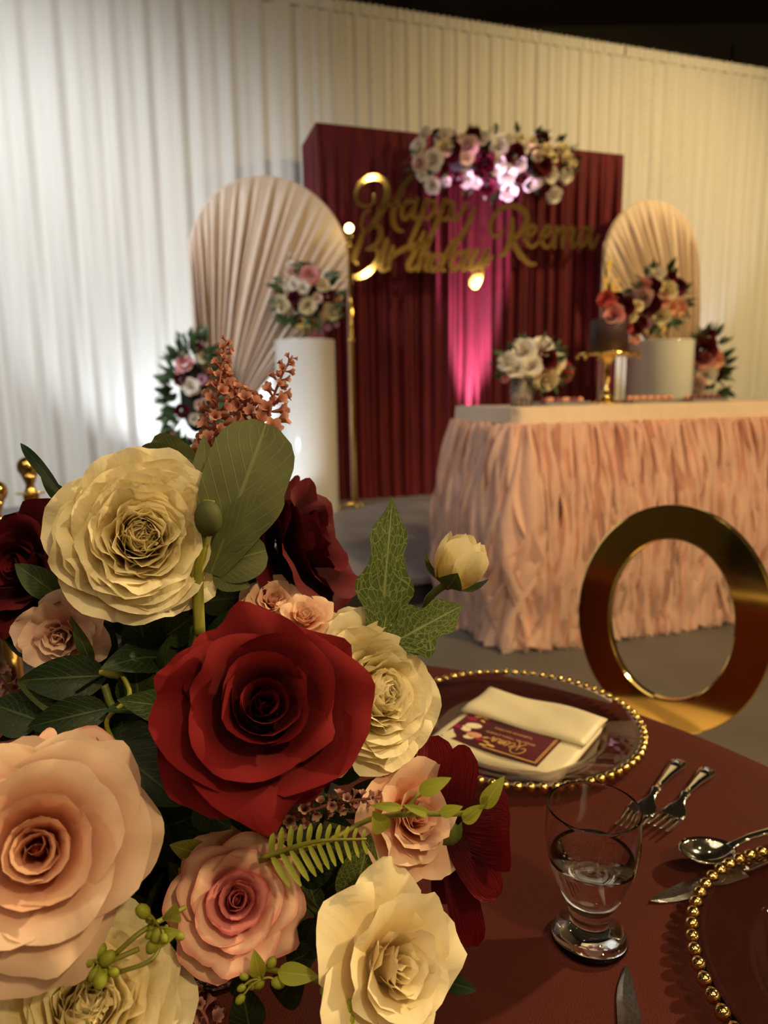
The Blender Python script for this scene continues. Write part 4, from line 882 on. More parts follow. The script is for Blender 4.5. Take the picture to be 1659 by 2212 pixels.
# ------------------------------------------------------------------ napkin and menu card
NZ = GZ + 0.0055
def cz(x, y): return (940 + x / 4.1475, 1450 + y / 4.1475)
q4 = [onz(*cz(440, 125), NZ + 0.012), onz(*cz(1535, 410), NZ + 0.012), onz(*cz(1090, 1020), NZ + 0.004), onz(*cz(-30, 655), NZ + 0.004)]
ncen = sum(q4) / 4; nx_ = nrm((q4[1] - q4[0] + q4[2] - q4[3]) * np.array([1, 1, 0])); ny_ = np.cross(Z3, nx_)
nw = float(np.linalg.norm((q4[1] - q4[0] + q4[2] - q4[3])[:2]) / 2); nh = float(abs(((q4[0] + q4[1] - q4[2] - q4[3]) / 2) @ ny_))
ncen = np.array([ncen[0], ncen[1], NZ])
def nloc(a, b, z): return ncen + nx_ * a * nw / 2 + ny_ * b * nh / 2 + Z3 * z      # a,b in -1..1
def pillow(a0, a1, b0, b1, z0, th, nu=22, nv=14, wob=0.0012, slope=0.0):
    V = []; 
    for top in (1, 0):
        for j in range(nv):
            for i in range(nu):
                s, t = i / (nu - 1), j / (nv - 1); e = min(1.0, min(s, 1 - s) * nu / 1.6, min(t, 1 - t) * nv / 1.6)
                z = z0 + slope * t + (th * (0.45 + 0.55 * math.sqrt(max(0, e))) if top else 0) + wob * top * (math.sin(7 * s + 3 * t) + math.sin(4 * t * 2 + 9 * s))
                V.append(nloc(a0 + (a1 - a0) * s, b0 + (b1 - b0) * t, z))
    n = nu * nv; F = grid_faces(nu, nv) + [f[::-1] for f in grid_faces(nu, nv, False, n)]
    ring = [i for i in range(nu)] + [j * nu + nu - 1 for j in range(1, nv)] + [(nv - 1) * nu + i for i in range(nu - 2, -1, -1)] + [j * nu for j in range(nv - 2, 0, -1)]
    F += [(ring[k], ring[k] + n, ring[(k + 1) % len(ring)] + n, ring[(k + 1) % len(ring)]) for k in range(len(ring))]
    return np.array(V), F
nap = thing('folded_napkin', 'ivory satin napkin folded into a pocket on the charger', 'napkin', ncen)
addw(nap, 'back_fold', *pillow(-1, 1, -1, 0.98, 0.0, 0.007), M['napkin'])
addw(nap, 'front_flap', *pillow(-1.0, 1.0, 0.02, 1.0, 0.0085, 0.006), M['napkin'])
card = thing('menu_card', 'burgundy printed card tucked in the ivory napkin', 'card', ncen)
c_a0, c_a1, c_b0, c_b1 = -0.86, 0.66, -0.80, 0.45; CZ = 0.0083
addw(card, 'sheet', *bevbox(nloc((c_a0 + c_a1) / 2, (c_b0 + c_b1) / 2, CZ), ((c_a1 - c_a0) * nw / 2, (c_b1 - c_b0) * nh / 2, 0.0006), 0.0001, [nx_, ny_, Z3]), M['card'], smooth=False)
PZ = CZ + 0.0005
def flat(poly, name, m):
    V = [nloc(a, b, PZ) for a, b in poly] + [nloc(a, b, PZ + 0.0001) for a, b in poly]; n = len(poly)
    addw(card, name, V, grid_faces(n, 2, True) + [list(range(n))[::-1], [n + i for i in range(n)]], m, smooth=False)
def ell(a, b, ra, rb, rot=0.0, n=14): return [(a + ra * math.cos(t) * math.cos(rot) - rb * math.sin(t) * math.sin(rot), b + (ra * math.cos(t) * math.sin(rot) + rb * math.sin(t) * math.cos(rot)) * nw / nh) for t in np.linspace(0, 6.283, n, endpoint=False)]
for x0 in (0.585, 0.61): flat([(x0, -0.76), (x0 + 0.010, -0.76), (x0 + 0.010, 0.1), (x0, 0.1)], 'printed_border', M['cardgold'])
flat([(-0.2, -0.755), (0.62, -0.755), (0.62, -0.735), (-0.2, -0.735)], 'printed_border', M['cardgold'])
for a, b, ra, rb, ro, m in [(-0.60, -0.28, .13, .085, .3, 'cardcream'), (-0.66, -0.42, .10, .07, -.4, 'cardcream'), (-0.72, -0.10, .08, .05, 0, 'cardred'), (-0.78, -0.42, .07, .05, 0, 'cardred'), (-0.46, -0.52, .12, .08, .2, 'cardpink'), (-0.50, -0.62, .08, .05, .2, 'cardcream'), (-0.33, -0.60, .06, .04, .2, 'cardred'), (-0.68, 0.0, .06, .025, .3, 'cardgold'), (-0.56, 0.02, .06, .025, -.2, 'cardgold'), (-0.55, -0.08, .05, .022, -.5, 'cardgold'), (-0.60, 0.1, .06, .025, .7, 'cardgold'), (-0.22, -0.60, .06, .024, -.2, 'cardgold'), (-0.12, -0.66, .07, .026, -.1, 'cardgold'), (-0.22, -0.70, .06, .024, .1, 'cardgold'), (-0.28, -0.5, .05, .024, .5, 'cardgold')]:
    flat(ell(a, b, ra, rb, ro), 'printed_flower', M[m])
def text_part(body, a, b, size, m, rev=True):
    cu = bpy.data.curves.new('t', 'FONT'); cu.body = body; cu.size = 1.0; cu.align_x = 'CENTER'; o = bpy.data.objects.new('t', cu); COL.objects.link(o)
    bpy.context.view_layer.update(); me = bpy.data.meshes.new_from_object(o); bpy.data.objects.remove(o)
    V = np.array([v.co[:] for v in me.vertices]); Fc = [list(p.vertices) for p in me.polygons]; bpy.data.meshes.remove(me)
    base = nloc(a, b, PZ + 0.0001); V = base - nx_ * V[:, :1] * size - ny_ * V[:, 1:2] * size
    addw(card, 'printed_line', V, Fc, m, smooth=False)
text_part('SWEETER THAN CANDY', 0.02, -0.30, 0.0062, M['cardgold']); text_part('TURNING SIXTEEN', 0.0, -0.14, 0.0062, M['cardgold'])
def card_script(strokes):
    parts = []
    for pts in strokes:
        Q = smooth_path(np.array(pts, float), 8 * len(pts)); c2 = Q[:, :2]; T = np.gradient(c2, axis=0); T /= np.linalg.norm(T, axis=1)[:, None] + 1e-9
        Nn = np.stack([-T[:, 1], T[:, 0]], 1); hw = 15
        V = []
        for side in (1, -1):
            for k in range(len(Q)):
                x, y = c2[k] + Nn[k] * hw * side; V.append(nloc(0.40 - x / 1500 * 0.62, -0.68 + (y - 200) / 700 * 0.34, PZ + 0.0001))
        parts.append((V, grid_faces(len(Q), 2)))
    addw(card, 'printed_name', *join(parts), M['cardgold'], smooth=False)
card_script([[(270, 530), (215, 595), (140, 580), (110, 480), (160, 330), (290, 220), (440, 215), (560, 300), (570, 430), (490, 560), (400, 640)], [(390, 390), (350, 700), (220, 840)], [(400, 640), (450, 760), (540, 890), (690, 950)], [(540, 640), (690, 490), (640, 460), (580, 570), (590, 700), (660, 730), (880, 500), (830, 470), (775, 580), (785, 700), (850, 735), (960, 480), (930, 740), (1020, 490), (1060, 500), (1035, 740), (1130, 490), (1160, 740), (1370, 500), (1300, 500), (1250, 610), (1260, 720), (1330, 680), (1380, 500), (1400, 740), (1500, 570)]])
# ------------------------------------------------------------------ water goblet
gl = onz(1272, 2030, GZ); gl = np.array([gl[0], gl[1], GZ + 0.0006])
go = thing('water_glass', 'footed clear water glass half full, in front of the napkin plate', 'glass', gl)
outer = [(0.0001, 0), (0.029, 0), (0.031, 0.003), (0.0300, 0.006), (0.024, 0.0105), (0.0175, 0.0145), (0.0155, 0.020), (0.0165, 0.026), (0.0225, 0.041), (0.0290, 0.056), (0.0345, 0.072), (0.0372, 0.088), (0.0376, 0.103), (0.0367, 0.1185), (0.0366, 0.1200), (0.0363, 0.1209), (0.0359, 0.1212)]
inner = [(0.0354, 0.1209), (0.0351, 0.1200), (0.0352, 0.1185), (0.0358, 0.103), (0.0354, 0.088), (0.0326, 0.072), (0.0270, 0.056), (0.0202, 0.042), (0.0130, 0.034), (0.0001, 0.032)]
addw(go, 'goblet', *lathe(outer + inner, 72, gl, cap=False), M['glass'])
wt = [(0.0001, 0.0322), (0.0131, 0.0342), (0.0203, 0.0422), (0.0271, 0.0562), (0.0327, 0.0722), (0.0338, 0.0780), (0.0330, 0.0776), (0.0001, 0.0774)]
addw(go, 'water', *lathe(wt, 72, gl, cap=False), M['water'])
# ------------------------------------------------------------------ cutlery
def loft(sec, seg=14, power=0.7):
    """sec: (x, halfwidth, halfthick, z) -> closed solid along +x"""
    V = []
    for x, w_, t_, z in sec:
        for i in range(seg):
            a = 6.28318 * i / seg; c_, s_ = math.cos(a), math.sin(a)
            V.append((x, w_ * np.sign(c_) * abs(c_) ** power, z + t_ * np.sign(s_) * abs(s_) ** power))
    F = grid_faces(seg, len(sec), True) + [list(range(seg))[::-1], [(len(sec) - 1) * seg + i for i in range(seg)]]
    return np.array(V), F
def lay(V, p, q, lift=0.0006):
    """local x axis runs from p to q on the table"""
    d = np.array(q[:2]) - np.array(p[:2]); d = d / np.linalg.norm(d)
    return V @ np.array([[d[0], d[1], 0], [-d[1], d[0], 0], [0, 0, 1]]) + np.array([p[0], p[1], GZ + lift])
def fork(p, q, label):
    Lf = float(np.linalg.norm(np.array(p[:2]) - np.array(q[:2]))); k = Lf / 0.185
    root = thing('dinner_fork', label, 'fork', (p[0], p[1], GZ), 0, 'pair of forks by the napkin plate')
    hs_ = [(0, .004, .0012, .0028), (.003, .0085, .002, .003), (.010, .0100, .0024, .0034), (.024, .0088, .0024, .0042), (.05, .0058, .0022, .0060), (.076, .0042, .0020, .0072), (.088, .0040, .0022, .0074), (.0895, .0052, .0028, .0074), (.0925, .0052, .0028, .0073), (.094, .0040, .002, .0070), (.104, .0036, .0018, .0056), (.112, .0060, .0014, .0042), (.120, .0105, .0011, .0030), (.130, .0122, .0010, .0022), (.141, .0124, .0010, .0022)]
    V, F = loft([(x * k, w_, t_, z) for x, w_, t_, z in hs_]); addw(root, 'handle', lay(V, p, q), F, M['silver'])
    V, F = bevbox((.016 * k, 0, .0062), (.018 * k, .011, .0012), .0005); addw(root, 'handle_scroll', lay(V, p, q), F, M['silver'])
    for i in range(4):
        y = (i - 1.5) * 0.0064
        V, F = loft([(x * k, w_, .0010, z) for x, w_, z in ((.139, .0030, .0022), (.150, .0021, .0026), (.165, .0018, .0044), (.180, .0014, .0078), (.185, .0005, .0092))], 8); V[:, 1] += y; addw(root, 'tine', lay(V, p, q), F, M['silver'])
fork(onz(1470, 1648, GZ), onz(1352, 1806, GZ), 'silver fork nearer the charger plate, its tines behind the glass')
fork(onz(1533, 1666, GZ), onz(1418, 1806, GZ), 'silver fork farther from the charger plate, tines towards the glass')
def spoon(p, q, label):
    root = thing('soup_spoon', label, 'spoon', (p[0], p[1], GZ))
    nu, nv = 20, 9; V = []
    for j in range(nv):
        r = j / (nv - 1)
        for i in range(nu):
            a = 6.28318 * i / nu; x = 0.030 + 0.030 * r * math.cos(a) ; y = 0.0195 * r * math.sin(a) * (1 - 0.12 * math.cos(a)); V.append((x, y, 0.0045 + 0.011 * r ** 2.2 + 0.006 * (1 - x / 0.06)))
    n0 = len(V); V += [(x, y, z - 0.0012) for x, y, z in V]
    F = grid_faces(nu, nv, True) + [f[::-1] for f in grid_faces(nu, nv, True, n0)] + [((nv - 1) * nu + i, (nv - 1) * nu + (i + 1) % nu, n0 + (nv - 1) * nu + (i + 1) % nu, n0 + (nv - 1) * nu + i) for i in range(nu)]
    addw(root, 'bowl', lay(np.array(V), p, q), F, M['silver'])
    V, F = loft([(.056, .0048, .0014, .0135), (.064, .0036, .0018, .0160), (.08, .0034, .002, .0185), (.11, .0042, .0022, .0185), (.14, .0060, .0024, .0140), (.165, .0090, .0024, .0085), (.182, .0098, .0022, .0050), (.188, .005, .0014, .0035)]); addw(root, 'handle', lay(V, p, q), F, M['silver'])
sp0 = onz(1474, 1868, GZ + 0.01); spoon(sp0, sp0 + np.array([0.15, 0.052, 0]), 'silver spoon behind the cut-off charger, bowl to the left')
def knife(p, q, label, handle=True, wd=0.0095):
    root = thing('table_knife', label, 'knife', (p[0], p[1], GZ))
    xs = np.linspace(0, 0.105, 16); V = []
    for x in xs:
        t = min(1, x / 0.05); up = wd * (0.25 + 0.75 * t) if x > 0.0005 else 0.0004; lo = -wd * math.sin(math.pi / 2 * min(1, x / 0.038)) ** 0.8 if x > 0 else -0.0004
        up = min(up, wd * 0.9)
        for y, z in ((up, .0026), (0.3 * up + 0.7 * lo, .0024), (lo, .0012), (0.3 * up + 0.7 * lo, .0004), (up, .0006)): V.append((x, y, z))
    V = np.array(V); F = grid_faces(5, len(xs), True) + [(4, 3, 2, 1, 0), tuple((len(xs) - 1) * 5 + i for i in range(5))]
    addw(root, 'blade', lay(V, p, q), F, M['blade'], smooth=False)
    V, F = loft([(.104, .0050, .0020, .0026), (.110, .0062, .0030, .0034), (.13, .0056, .0034, .0038), (.17, .0070, .0036, .0040), (.20, .0098, .0034, .0038), (.208, .007, .0022, .0030)]); addw(root, 'handle', lay(V, p, q), F, M['silver'])
k2 = onz(1405, 1952, GZ); knife(k2, k2 + np.array([0.15, 0.055, 0]), 'dark-looking table knife below the spoon, tip pointing left')
k3 = onz(1352, 2092, GZ); knife(k3, onz(1366, 2300, GZ), 'pale knife at the bottom edge with its tip pointing up', wd=0.0085)
# ------------------------------------------------------------------ gold ring-back chair
rc = at(1447, 1338, 1.42); fdir = nrm(np.array([GC[0] - rc[0], GC[1] - rc[1], 0])); side = np.cross(Z3, fdir)
lean = nrm(Z3 - fdir * 0.10)
base = np.array([rc[0], rc[1], 0]) + fdir * 0.22
ch = thing('ring_back_chair', 'gold dining chair with an oval open ring back', 'chair', base, math.atan2(fdir[1], fdir[0]))
nrmv = np.cross(lean, side); n = 110; V = []; RA, RB = 0.157, 0.200; hw_, ht_ = 0.035, 0.011
prof = [(-hw_ + 0.003, -ht_), (hw_ - 0.003, -ht_), (hw_, -ht_ + 0.003), (hw_, ht_ - 0.003), (hw_ - 0.003, ht_), (-hw_ + 0.003, ht_), (-hw_, ht_ - 0.003), (-hw_, -ht_ + 0.003)]
for i in range(n):
    a = 6.28318 * i / n
    for dr, dd in prof: V.append(rc + side * (RA + dr) * math.cos(a) + lean * (RB + dr) * math.sin(a) + nrmv * dd)
F = []
for i in range(n):
    for j in range(8): F.append((i * 8 + j, i * 8 + (j + 1) % 8, ((i + 1) % n) * 8 + (j + 1) % 8, ((i + 1) % n) * 8 + j))
addw(ch, 'ring_back', V, F, M['goldchair'], smooth=False)
SZ = 0.46
V, F = lathe([(0.0001, SZ - 0.045), (0.20, SZ - 0.045), (0.215, SZ - 0.03), (0.215, SZ - 0.01), (0.19, SZ + 0.006), (0.0001, SZ + 0.012)], 48, (base[0], base[1], 0), cap=False); addw(ch, 'seat', V, F, M['topcloth'])
V, F = lathe([(0.19, SZ - 0.065), (0.218, SZ - 0.062), (0.218, SZ - 0.046), (0.19, SZ - 0.044)], 48, (base[0], base[1], 0)); addw(ch, 'seat_frame', V, F, M['goldchair'])
rb_ = rc - lean * (RB + 0.02)
for sg in (-1, 1):
    V, F = tube([rb_ + side * sg * 0.05, rb_ + side * sg * 0.05 - lean * 0.03 + fdir * 0.01, np.array([rc[0], rc[1], 0]) + fdir * 0.02 + side * sg * 0.06 + Z3 * (SZ - 0.055)], 0.011, 10, 10); addw(ch, 'back_support', V, F, M['goldchair'])
for a in (0.8, 2.35, 3.93, 5.5):
    d_ = fdir * math.cos(a) + side * math.sin(a); V, F = tube([base + d_ * 0.18 + Z3 * (SZ - 0.05), base + d_ * 0.21 + Z3 * 0.004], [0.014, 0.009], 10, 5); addw(ch, 'leg', V, F, M['goldchair'])
# ------------------------------------------------------------------ the large centrepiece
bc = np.array([-0.135, 0.475, GZ])
bq_ = thing('flower_centerpiece', 'big bouquet of cream, red, pink and peach flowers filling the foreground', 'flower arrangement', bc)
CORE = at(450, 1660, 0.56)
V, F = ball((0, 0, 0), 1, 20, 14); addw(bq_, 'moss_core', V * np.array([0.105, 0.085, 0.135]) + CORE, F, M['foam'])
vz0 = GZ + 0.0006
addw(bq_, 'vase', *lathe([(0.0001, 0), (0.055, 0), (0.06, 0.004), (0.05, 0.03), (0.058, 0.07), (0.062, 0.105), (0.055, 0.105), (0.0001, 0.08)], 40, (CORE[0], CORE[1], vz0), cap=False), M['vase'])
LAY = dict(rose=layers_rose, velvet=layers_velvet, ranunculus=layers_ranunculus, garden=layers_garden)
def hero(name, px, py, d, dpx, a, b, kind, mat, seed, label, fwd=1.0, spin=0.0, fit=1.0, kw=None, push=0.3, inner=None):
    rs = np.random.default_rng(seed); c = at(px, py, d); ax = tocam_axis(c, a, b, fwd); R_ = dpx / 2 * d / FPX * fit
    m4 = axis_matrix(c - ax * push * R_, ax, R_, spin)
    V, F = lathe([(0.0001, -0.30), (0.07, -0.30), (0.10, -0.22), (0.17, -0.12), (0.20, -0.05), (0.14, 0.0), (0.0001, 0.01)], 16, cap=False)
    o = put(name, mk(name, V, F, M['stem']), bq_, m4); o['label'] = label
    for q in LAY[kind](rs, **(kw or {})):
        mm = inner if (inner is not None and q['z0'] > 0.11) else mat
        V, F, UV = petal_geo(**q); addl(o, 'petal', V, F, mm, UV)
    V, F = lathe([(0.40, -0.04), (0.30, 0.0), (0.16, 0.05), (0.13, 0.12), (0.085, 0.24), (0.045, 0.30 if kind != "rose" else 0.56), (0.0001, 0.34 if kind != "rose" else 0.62)], 14, cap=False); addl(o, 'heart', V, F, inner or mat)
    for i in range(5):
        an = 6.283 * i / 5 + 0.3; dv = np.array([math.cos(an), math.sin(an), 0]); V, F, UV = leaf_world(dv * 0.12 + np.array([0, 0, -0.16]), dv * 0.62 + np.array([0, 0, -0.30]), 0.20, [0, 0, -1], bend=0.06, kind='lance'); addl(o, 'sepal', V, F, G['mid'], UV)
    # stem back into the moss
    w0 = np.array(m4 @ Vector((0, 0, -0.28))); addw(bq_, 'flower_stem', *tube([w0, (w0 * 0.6 + CORE * 0.4) - UP * 0.01, CORE], 0.0028, 6, 8), M['stem'])
    return o
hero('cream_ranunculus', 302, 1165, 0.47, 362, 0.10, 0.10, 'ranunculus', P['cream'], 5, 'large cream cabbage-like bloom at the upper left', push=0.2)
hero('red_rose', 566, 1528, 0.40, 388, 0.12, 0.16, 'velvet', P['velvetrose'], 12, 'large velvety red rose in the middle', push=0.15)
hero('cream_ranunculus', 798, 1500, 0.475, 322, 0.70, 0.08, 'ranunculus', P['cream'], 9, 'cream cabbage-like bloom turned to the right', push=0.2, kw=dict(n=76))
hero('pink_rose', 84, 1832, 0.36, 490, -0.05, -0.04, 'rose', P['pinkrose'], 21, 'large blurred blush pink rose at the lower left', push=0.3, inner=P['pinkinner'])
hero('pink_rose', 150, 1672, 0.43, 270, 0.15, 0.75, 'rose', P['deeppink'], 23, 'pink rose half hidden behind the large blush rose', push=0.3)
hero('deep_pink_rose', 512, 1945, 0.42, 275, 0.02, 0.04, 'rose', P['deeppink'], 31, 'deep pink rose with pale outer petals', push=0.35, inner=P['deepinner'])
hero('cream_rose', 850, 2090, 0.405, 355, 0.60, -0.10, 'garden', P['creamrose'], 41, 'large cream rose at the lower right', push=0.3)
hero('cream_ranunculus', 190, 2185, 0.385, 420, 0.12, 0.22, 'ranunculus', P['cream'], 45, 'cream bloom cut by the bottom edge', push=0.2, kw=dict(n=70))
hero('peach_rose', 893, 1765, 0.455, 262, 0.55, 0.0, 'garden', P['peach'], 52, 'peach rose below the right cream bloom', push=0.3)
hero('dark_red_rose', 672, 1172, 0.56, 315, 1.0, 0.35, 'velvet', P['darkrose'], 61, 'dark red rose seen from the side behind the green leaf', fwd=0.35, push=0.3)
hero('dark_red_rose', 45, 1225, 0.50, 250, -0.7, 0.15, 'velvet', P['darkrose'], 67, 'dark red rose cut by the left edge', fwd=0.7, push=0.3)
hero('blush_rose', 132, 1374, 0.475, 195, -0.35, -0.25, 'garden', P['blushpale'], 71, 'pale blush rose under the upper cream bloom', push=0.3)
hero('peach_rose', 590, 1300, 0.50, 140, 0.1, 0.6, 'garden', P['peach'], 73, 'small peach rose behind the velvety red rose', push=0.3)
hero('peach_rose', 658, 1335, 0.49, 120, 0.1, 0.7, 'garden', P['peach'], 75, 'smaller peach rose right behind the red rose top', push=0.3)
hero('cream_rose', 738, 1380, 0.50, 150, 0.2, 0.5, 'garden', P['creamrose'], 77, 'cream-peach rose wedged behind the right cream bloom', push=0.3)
# crepe dark red flower on the right
lc = at(965, 1790, 0.47)
lily = addw(bq_, 'crepe_red_flower', *ball(lc, 0.012, 10, 8), M['stem'], label='dark red crepe flower with long petals beside the glass')
for (x, y, dd, wpx, bend) in [(1003, 1610, 0.455, 85, 0.10), (935, 1590, 0.49, 80, 0.10), (1098, 1790, 0.43, 175, -0.14), (1074, 1940, 0.45, 78, 0.08), (1022, 2045, 0.47, 70, 0.10), (975, 1950, 0.49, 80, 0.12)]:
    tip = at(x, y, dd); V, F, UV = leaf_world(lc, tip, wpx * dd / FPX, CAM - lc, bend=bend, fold=-0.10 if wpx > 100 else 0.16, kind='petal', nx=9, ny=12, wave=0.03, ph=x); addw(lily, 'petal', V, F, P['lily'], UV)
addw(bq_, 'flower_stem', *tube([lc, CORE], 0.003, 6, 4), M['stem'])
# cream bud on its stem
bd = at(990, 1215, 0.50); bax = nrm(RT * 0.45 + UP * 0.85 + (CAM - bd) * 0.3); rB = 58 * 0.50 / FPX
m4 = axis_matrix(bd - bax * rB * 0.9, bax, rB)
V, F = lathe([(0.0001, -0.25), (0.16, -0.2), (0.28, -0.05), (0.30, 0.1), (0.0001, 0.2)], 14, cap=False)
bud = put('cream_bud', mk('cream_bud', V, F, M['stem']), bq_, m4); bud['label'] = 'closed cream rosebud with green sepals'
for i in range(9):
    V, F, UV = petal_geo(ang=2.4 * i, r0=0.18 + 0.05 * i, z0=0.0, h=2.15 - 0.03 * i, th0=D(32 + 2 * i), th1=D(-34 + 1.5 * i), w=0.85, c=1.0, ruf=0.03, ph=i * 1.3, tip=0.3, k=1.0, point=0.05); addl(bud, 'petal', V, F, P['cream'], UV)
for an, ln in ((3.6, 1.25), (0.2, 1.2), (5.3, 1.35), (1.8, 1.2)):
    dv = np.array([math.cos(an), math.sin(an), 0]); V, F, UV = leaf_world(dv * 0.22 + np.array([0, 0, -0.08]), dv * 1.34 + np.array([0, 0, ln * 0.62]), 1.0, dv - np.array([0, 0, 0.6]), bend=0.20, fold=-0.12, kind='ovate', nx=7); addl(bud, 'sepal', V, F, G['mid'], UV)
addw(bq_, 'flower_stem', *tube([bd - bax * rB * 0.9, at(930, 1288, 0.51), at(860, 1370, 0.53), CORE], 0.0030, 8, 16), M['stem'])
# leaves -------------------------------------------------------------
def leafpx(x0, y0, d0, x1, y1, d1, wpx, mat, kind='ovate', bend=0.08, fold=0.10, nx=7, ny=14, hint=None, wave=0.0, serr=0.0, name='leaf', parent=None, label=None):
    b_, t_ = at(x0, y0, d0), at(x1, y1, d1); hint = nrm(CAM - b_) + (np.array(hint) if hint is not None else 0)
    V, F, UV = leaf_world(b_, t_, wpx * (d0 + d1) / 2 / FPX, hint, bend=bend, fold=fold, kind=kind, nx=nx, ny=ny, wave=wave, serr=serr, ph=x0)
    if parent is None: return addw(bq_, name, V, F, G[mat], UV, label=label)
    return V, F, UV
def lobed(lobes, mat, label):
    parts = []; uv = []
    for l in lobes:
        V, F, UV = leafpx(*l[:7], mat, l[7] if len(l) > 7 else 'ovate', bend=l[8] if len(l) > 8 else 0.05, fold=0.06, ny=26 if len(l) > 7 and l[7] == 'oak' else 14, parent=1); parts.append((V, F)); uv += UV
    V, F = join(parts); return addw(bq_, 'lobed_leaf', V, F, G[mat], uv, label=label)
lobed([(455, 1240, 0.475, 575, 915, 0.50, 178, 'petal', 0.06), (452, 1230, 0.476, 440, 940, 0.505, 86, 'ovate', 0.04), (470, 1180, 0.476, 604, 1058, 0.49, 92, 'round', 0.05), (458, 1222, 0.477, 575, 1190, 0.485, 104, 'round', 0.05), (460, 1235, 0.477, 540, 1268, 0.48, 60, 'ovate', 0.05)], 'olive', 'broad lobed olive leaf right of the upper cream bloom')
lobed([(818, 1412, 0.49, 848, 1074, 0.485, 104, 'oak', 0.03), (822, 1390, 0.488, 868, 1180, 0.487, 74, 'ovate', 0.03), (828, 1400, 0.487, 1002, 1306, 0.48, 104, 'oak', 0.04), (836, 1380, 0.489, 800, 1200, 0.50, 40, 'ovate', 0.03), (860, 1370, 0.488, 925, 1410, 0.48, 60, 'ovate', 0.04), (812, 1400, 0.49, 752, 1372, 0.48, 46, 'ovate', 0.05)], 'net', 'light green lobed leaf with netted veins above the right cream bloom')
for l in [(140, 1075, 0.49, 44, 957, 0.52, 24, 'dark', 'lance', 0.16), (170, 1110, 0.49, 88, 1030, 0.51, 34, 'mid', 'lance', 0.05), (400, 1000, 0.52, 300, 985, 0.53, 70, 'olive', 'round', 0.05), (420, 1000, 0.525, 330, 950, 0.53, 60, 'olive', 'round', 0.05),
          (130, 1290, 0.485, 32, 1218, 0.48, 62, 'mid', 'ovate', 0.1), (232, 1460, 0.47, 40, 1470, 0.455, 96, 'dark', 'ovate', 0.12), (215, 1540, 0.465, 36, 1474, 0.45, 80, 'mid', 'ovate', -0.1), (235, 1530, 0.46, 60, 1570, 0.45, 84, 'dark', 'ovate', 0.12), (120, 1420, 0.50, 0, 1362, 0.5, 60, 'dark', 'lance', 0.06), (90, 1560, 0.46, -20, 1520, 0.46, 100, 'dark', 'ovate', 0.06),
          (200, 1440, 0.475, 152, 1330, 0.46, 30, 'mid', 'lance', 0.15), (215, 1400, 0.50, 150, 1310, 0.49, 46, 'dark', 'lance', 0.05), (250, 1420, 0.51, 170, 1320, 0.51, 60, 'dark', 'lance', 0.05), (320, 1430, 0.50, 300, 1330, 0.49, 90, 'dark', 'round', 0.05), (330, 1470, 0.49, 240, 1420, 0.49, 70, 'dark', 'ovate', 0.05), (300, 1520, 0.48, 290, 1420, 0.47, 90, 'mid', 'ovate', 0.04),
          (440, 1350, 0.51, 530, 1265, 0.52, 70, 'dark', 'ovate', 0.05), (430, 1300, 0.5, 520, 1290, 0.51, 70, 'mid', 'round', 0.05), (440, 1390, 0.50, 560, 1290, 0.50, 50, 'dark', 'lance', 0.1), (350, 1380, 0.5, 420, 1330, 0.5, 80, 'mid', 'ovate', 0.04), (600, 1345, 0.52, 617, 1315, 0.52, 40, 'dark', 'ovate', 0.03), (640, 1390, 0.50, 720, 1330, 0.51, 44, 'dark', 'ovate', 0.06),
          (590, 1260, 0.56, 520, 1225, 0.55, 60, 'mid', 'ovate', 0.05), (640, 1240, 0.55, 570, 1205, 0.54, 60, 'mid', 'ovate', 0.1), (560, 1350, 0.54, 548, 1250, 0.54, 24, 'mid', 'lance', 0.05), (620, 1340, 0.55, 660, 1262, 0.56, 22, 'olive', 'lance', 0.12), (665, 1330, 0.56, 690, 1280, 0.57, 20, 'mid', 'lance', 0.1),
          (250, 1620, 0.45, 400, 1740, 0.44, 120, 'dark', 'ovate', 0.05), (230, 1590, 0.46, 380, 1650, 0.45, 110, 'dark', 'ovate', 0.06), (300, 1760, 0.46, 390, 1700, 0.46, 90, 'dark', 'ovate', 0.05), (420, 1740, 0.44, 500, 1790, 0.43, 70, 'dark', 'ovate', 0.05), (350, 1790, 0.46, 480, 1740, 0.45, 90, 'dark', 'round', 0.05), (330, 1870, 0.46, 360, 1780, 0.45, 80, 'dark', 'ovate', 0.05),
          (760, 1960, 0.445, 800, 1800, 0.435, 96, 'net', 'ovate', 0.05), (690, 2060, 0.43, 735, 1942, 0.42, 78, 'dark', 'ovate', 0.05), (640, 2040, 0.44, 740, 2000, 0.43, 76, 'dark', 'ovate', 0.05), (620, 2080, 0.44, 690, 2050, 0.43, 70, 'mid', 'ovate', 0.05), (600, 2160, 0.43, 660, 2090, 0.42, 80, 'dark', 'ovate', 0.05), (540, 2230, 0.43, 520, 2120, 0.42, 80, 'dark', 'ovate', 0.05), (960, 2120, 0.43, 1030, 2140, 0.42, 38, 'dark', 'ovate', 0.05), (780, 1740, 0.47, 815, 1680, 0.46, 70, 'mid', 'ovate', 0.05), (640, 1890, 0.455, 740, 1850, 0.45, 80, 'dark', 'ovate', 0.05), (700, 1930, 0.46, 760, 1870, 0.46, 80, 'dark', 'ovate', 0.05), (450, 1850, 0.44, 366, 1825, 0.43, 50, 'lime', 'ovate', 0.05), (420, 1900, 0.44, 385, 1875, 0.43, 46, 'lime', 'ovate', 0.05), (500, 2150, 0.43, 560, 2080, 0.43, 40, 'mid', 'ovate', 0.05), (400, 1920, 0.45, 365, 1860, 0.44, 40, 'mid', 'lance', 0.05)]:
    leafpx(*l[:9], bend=l[9])
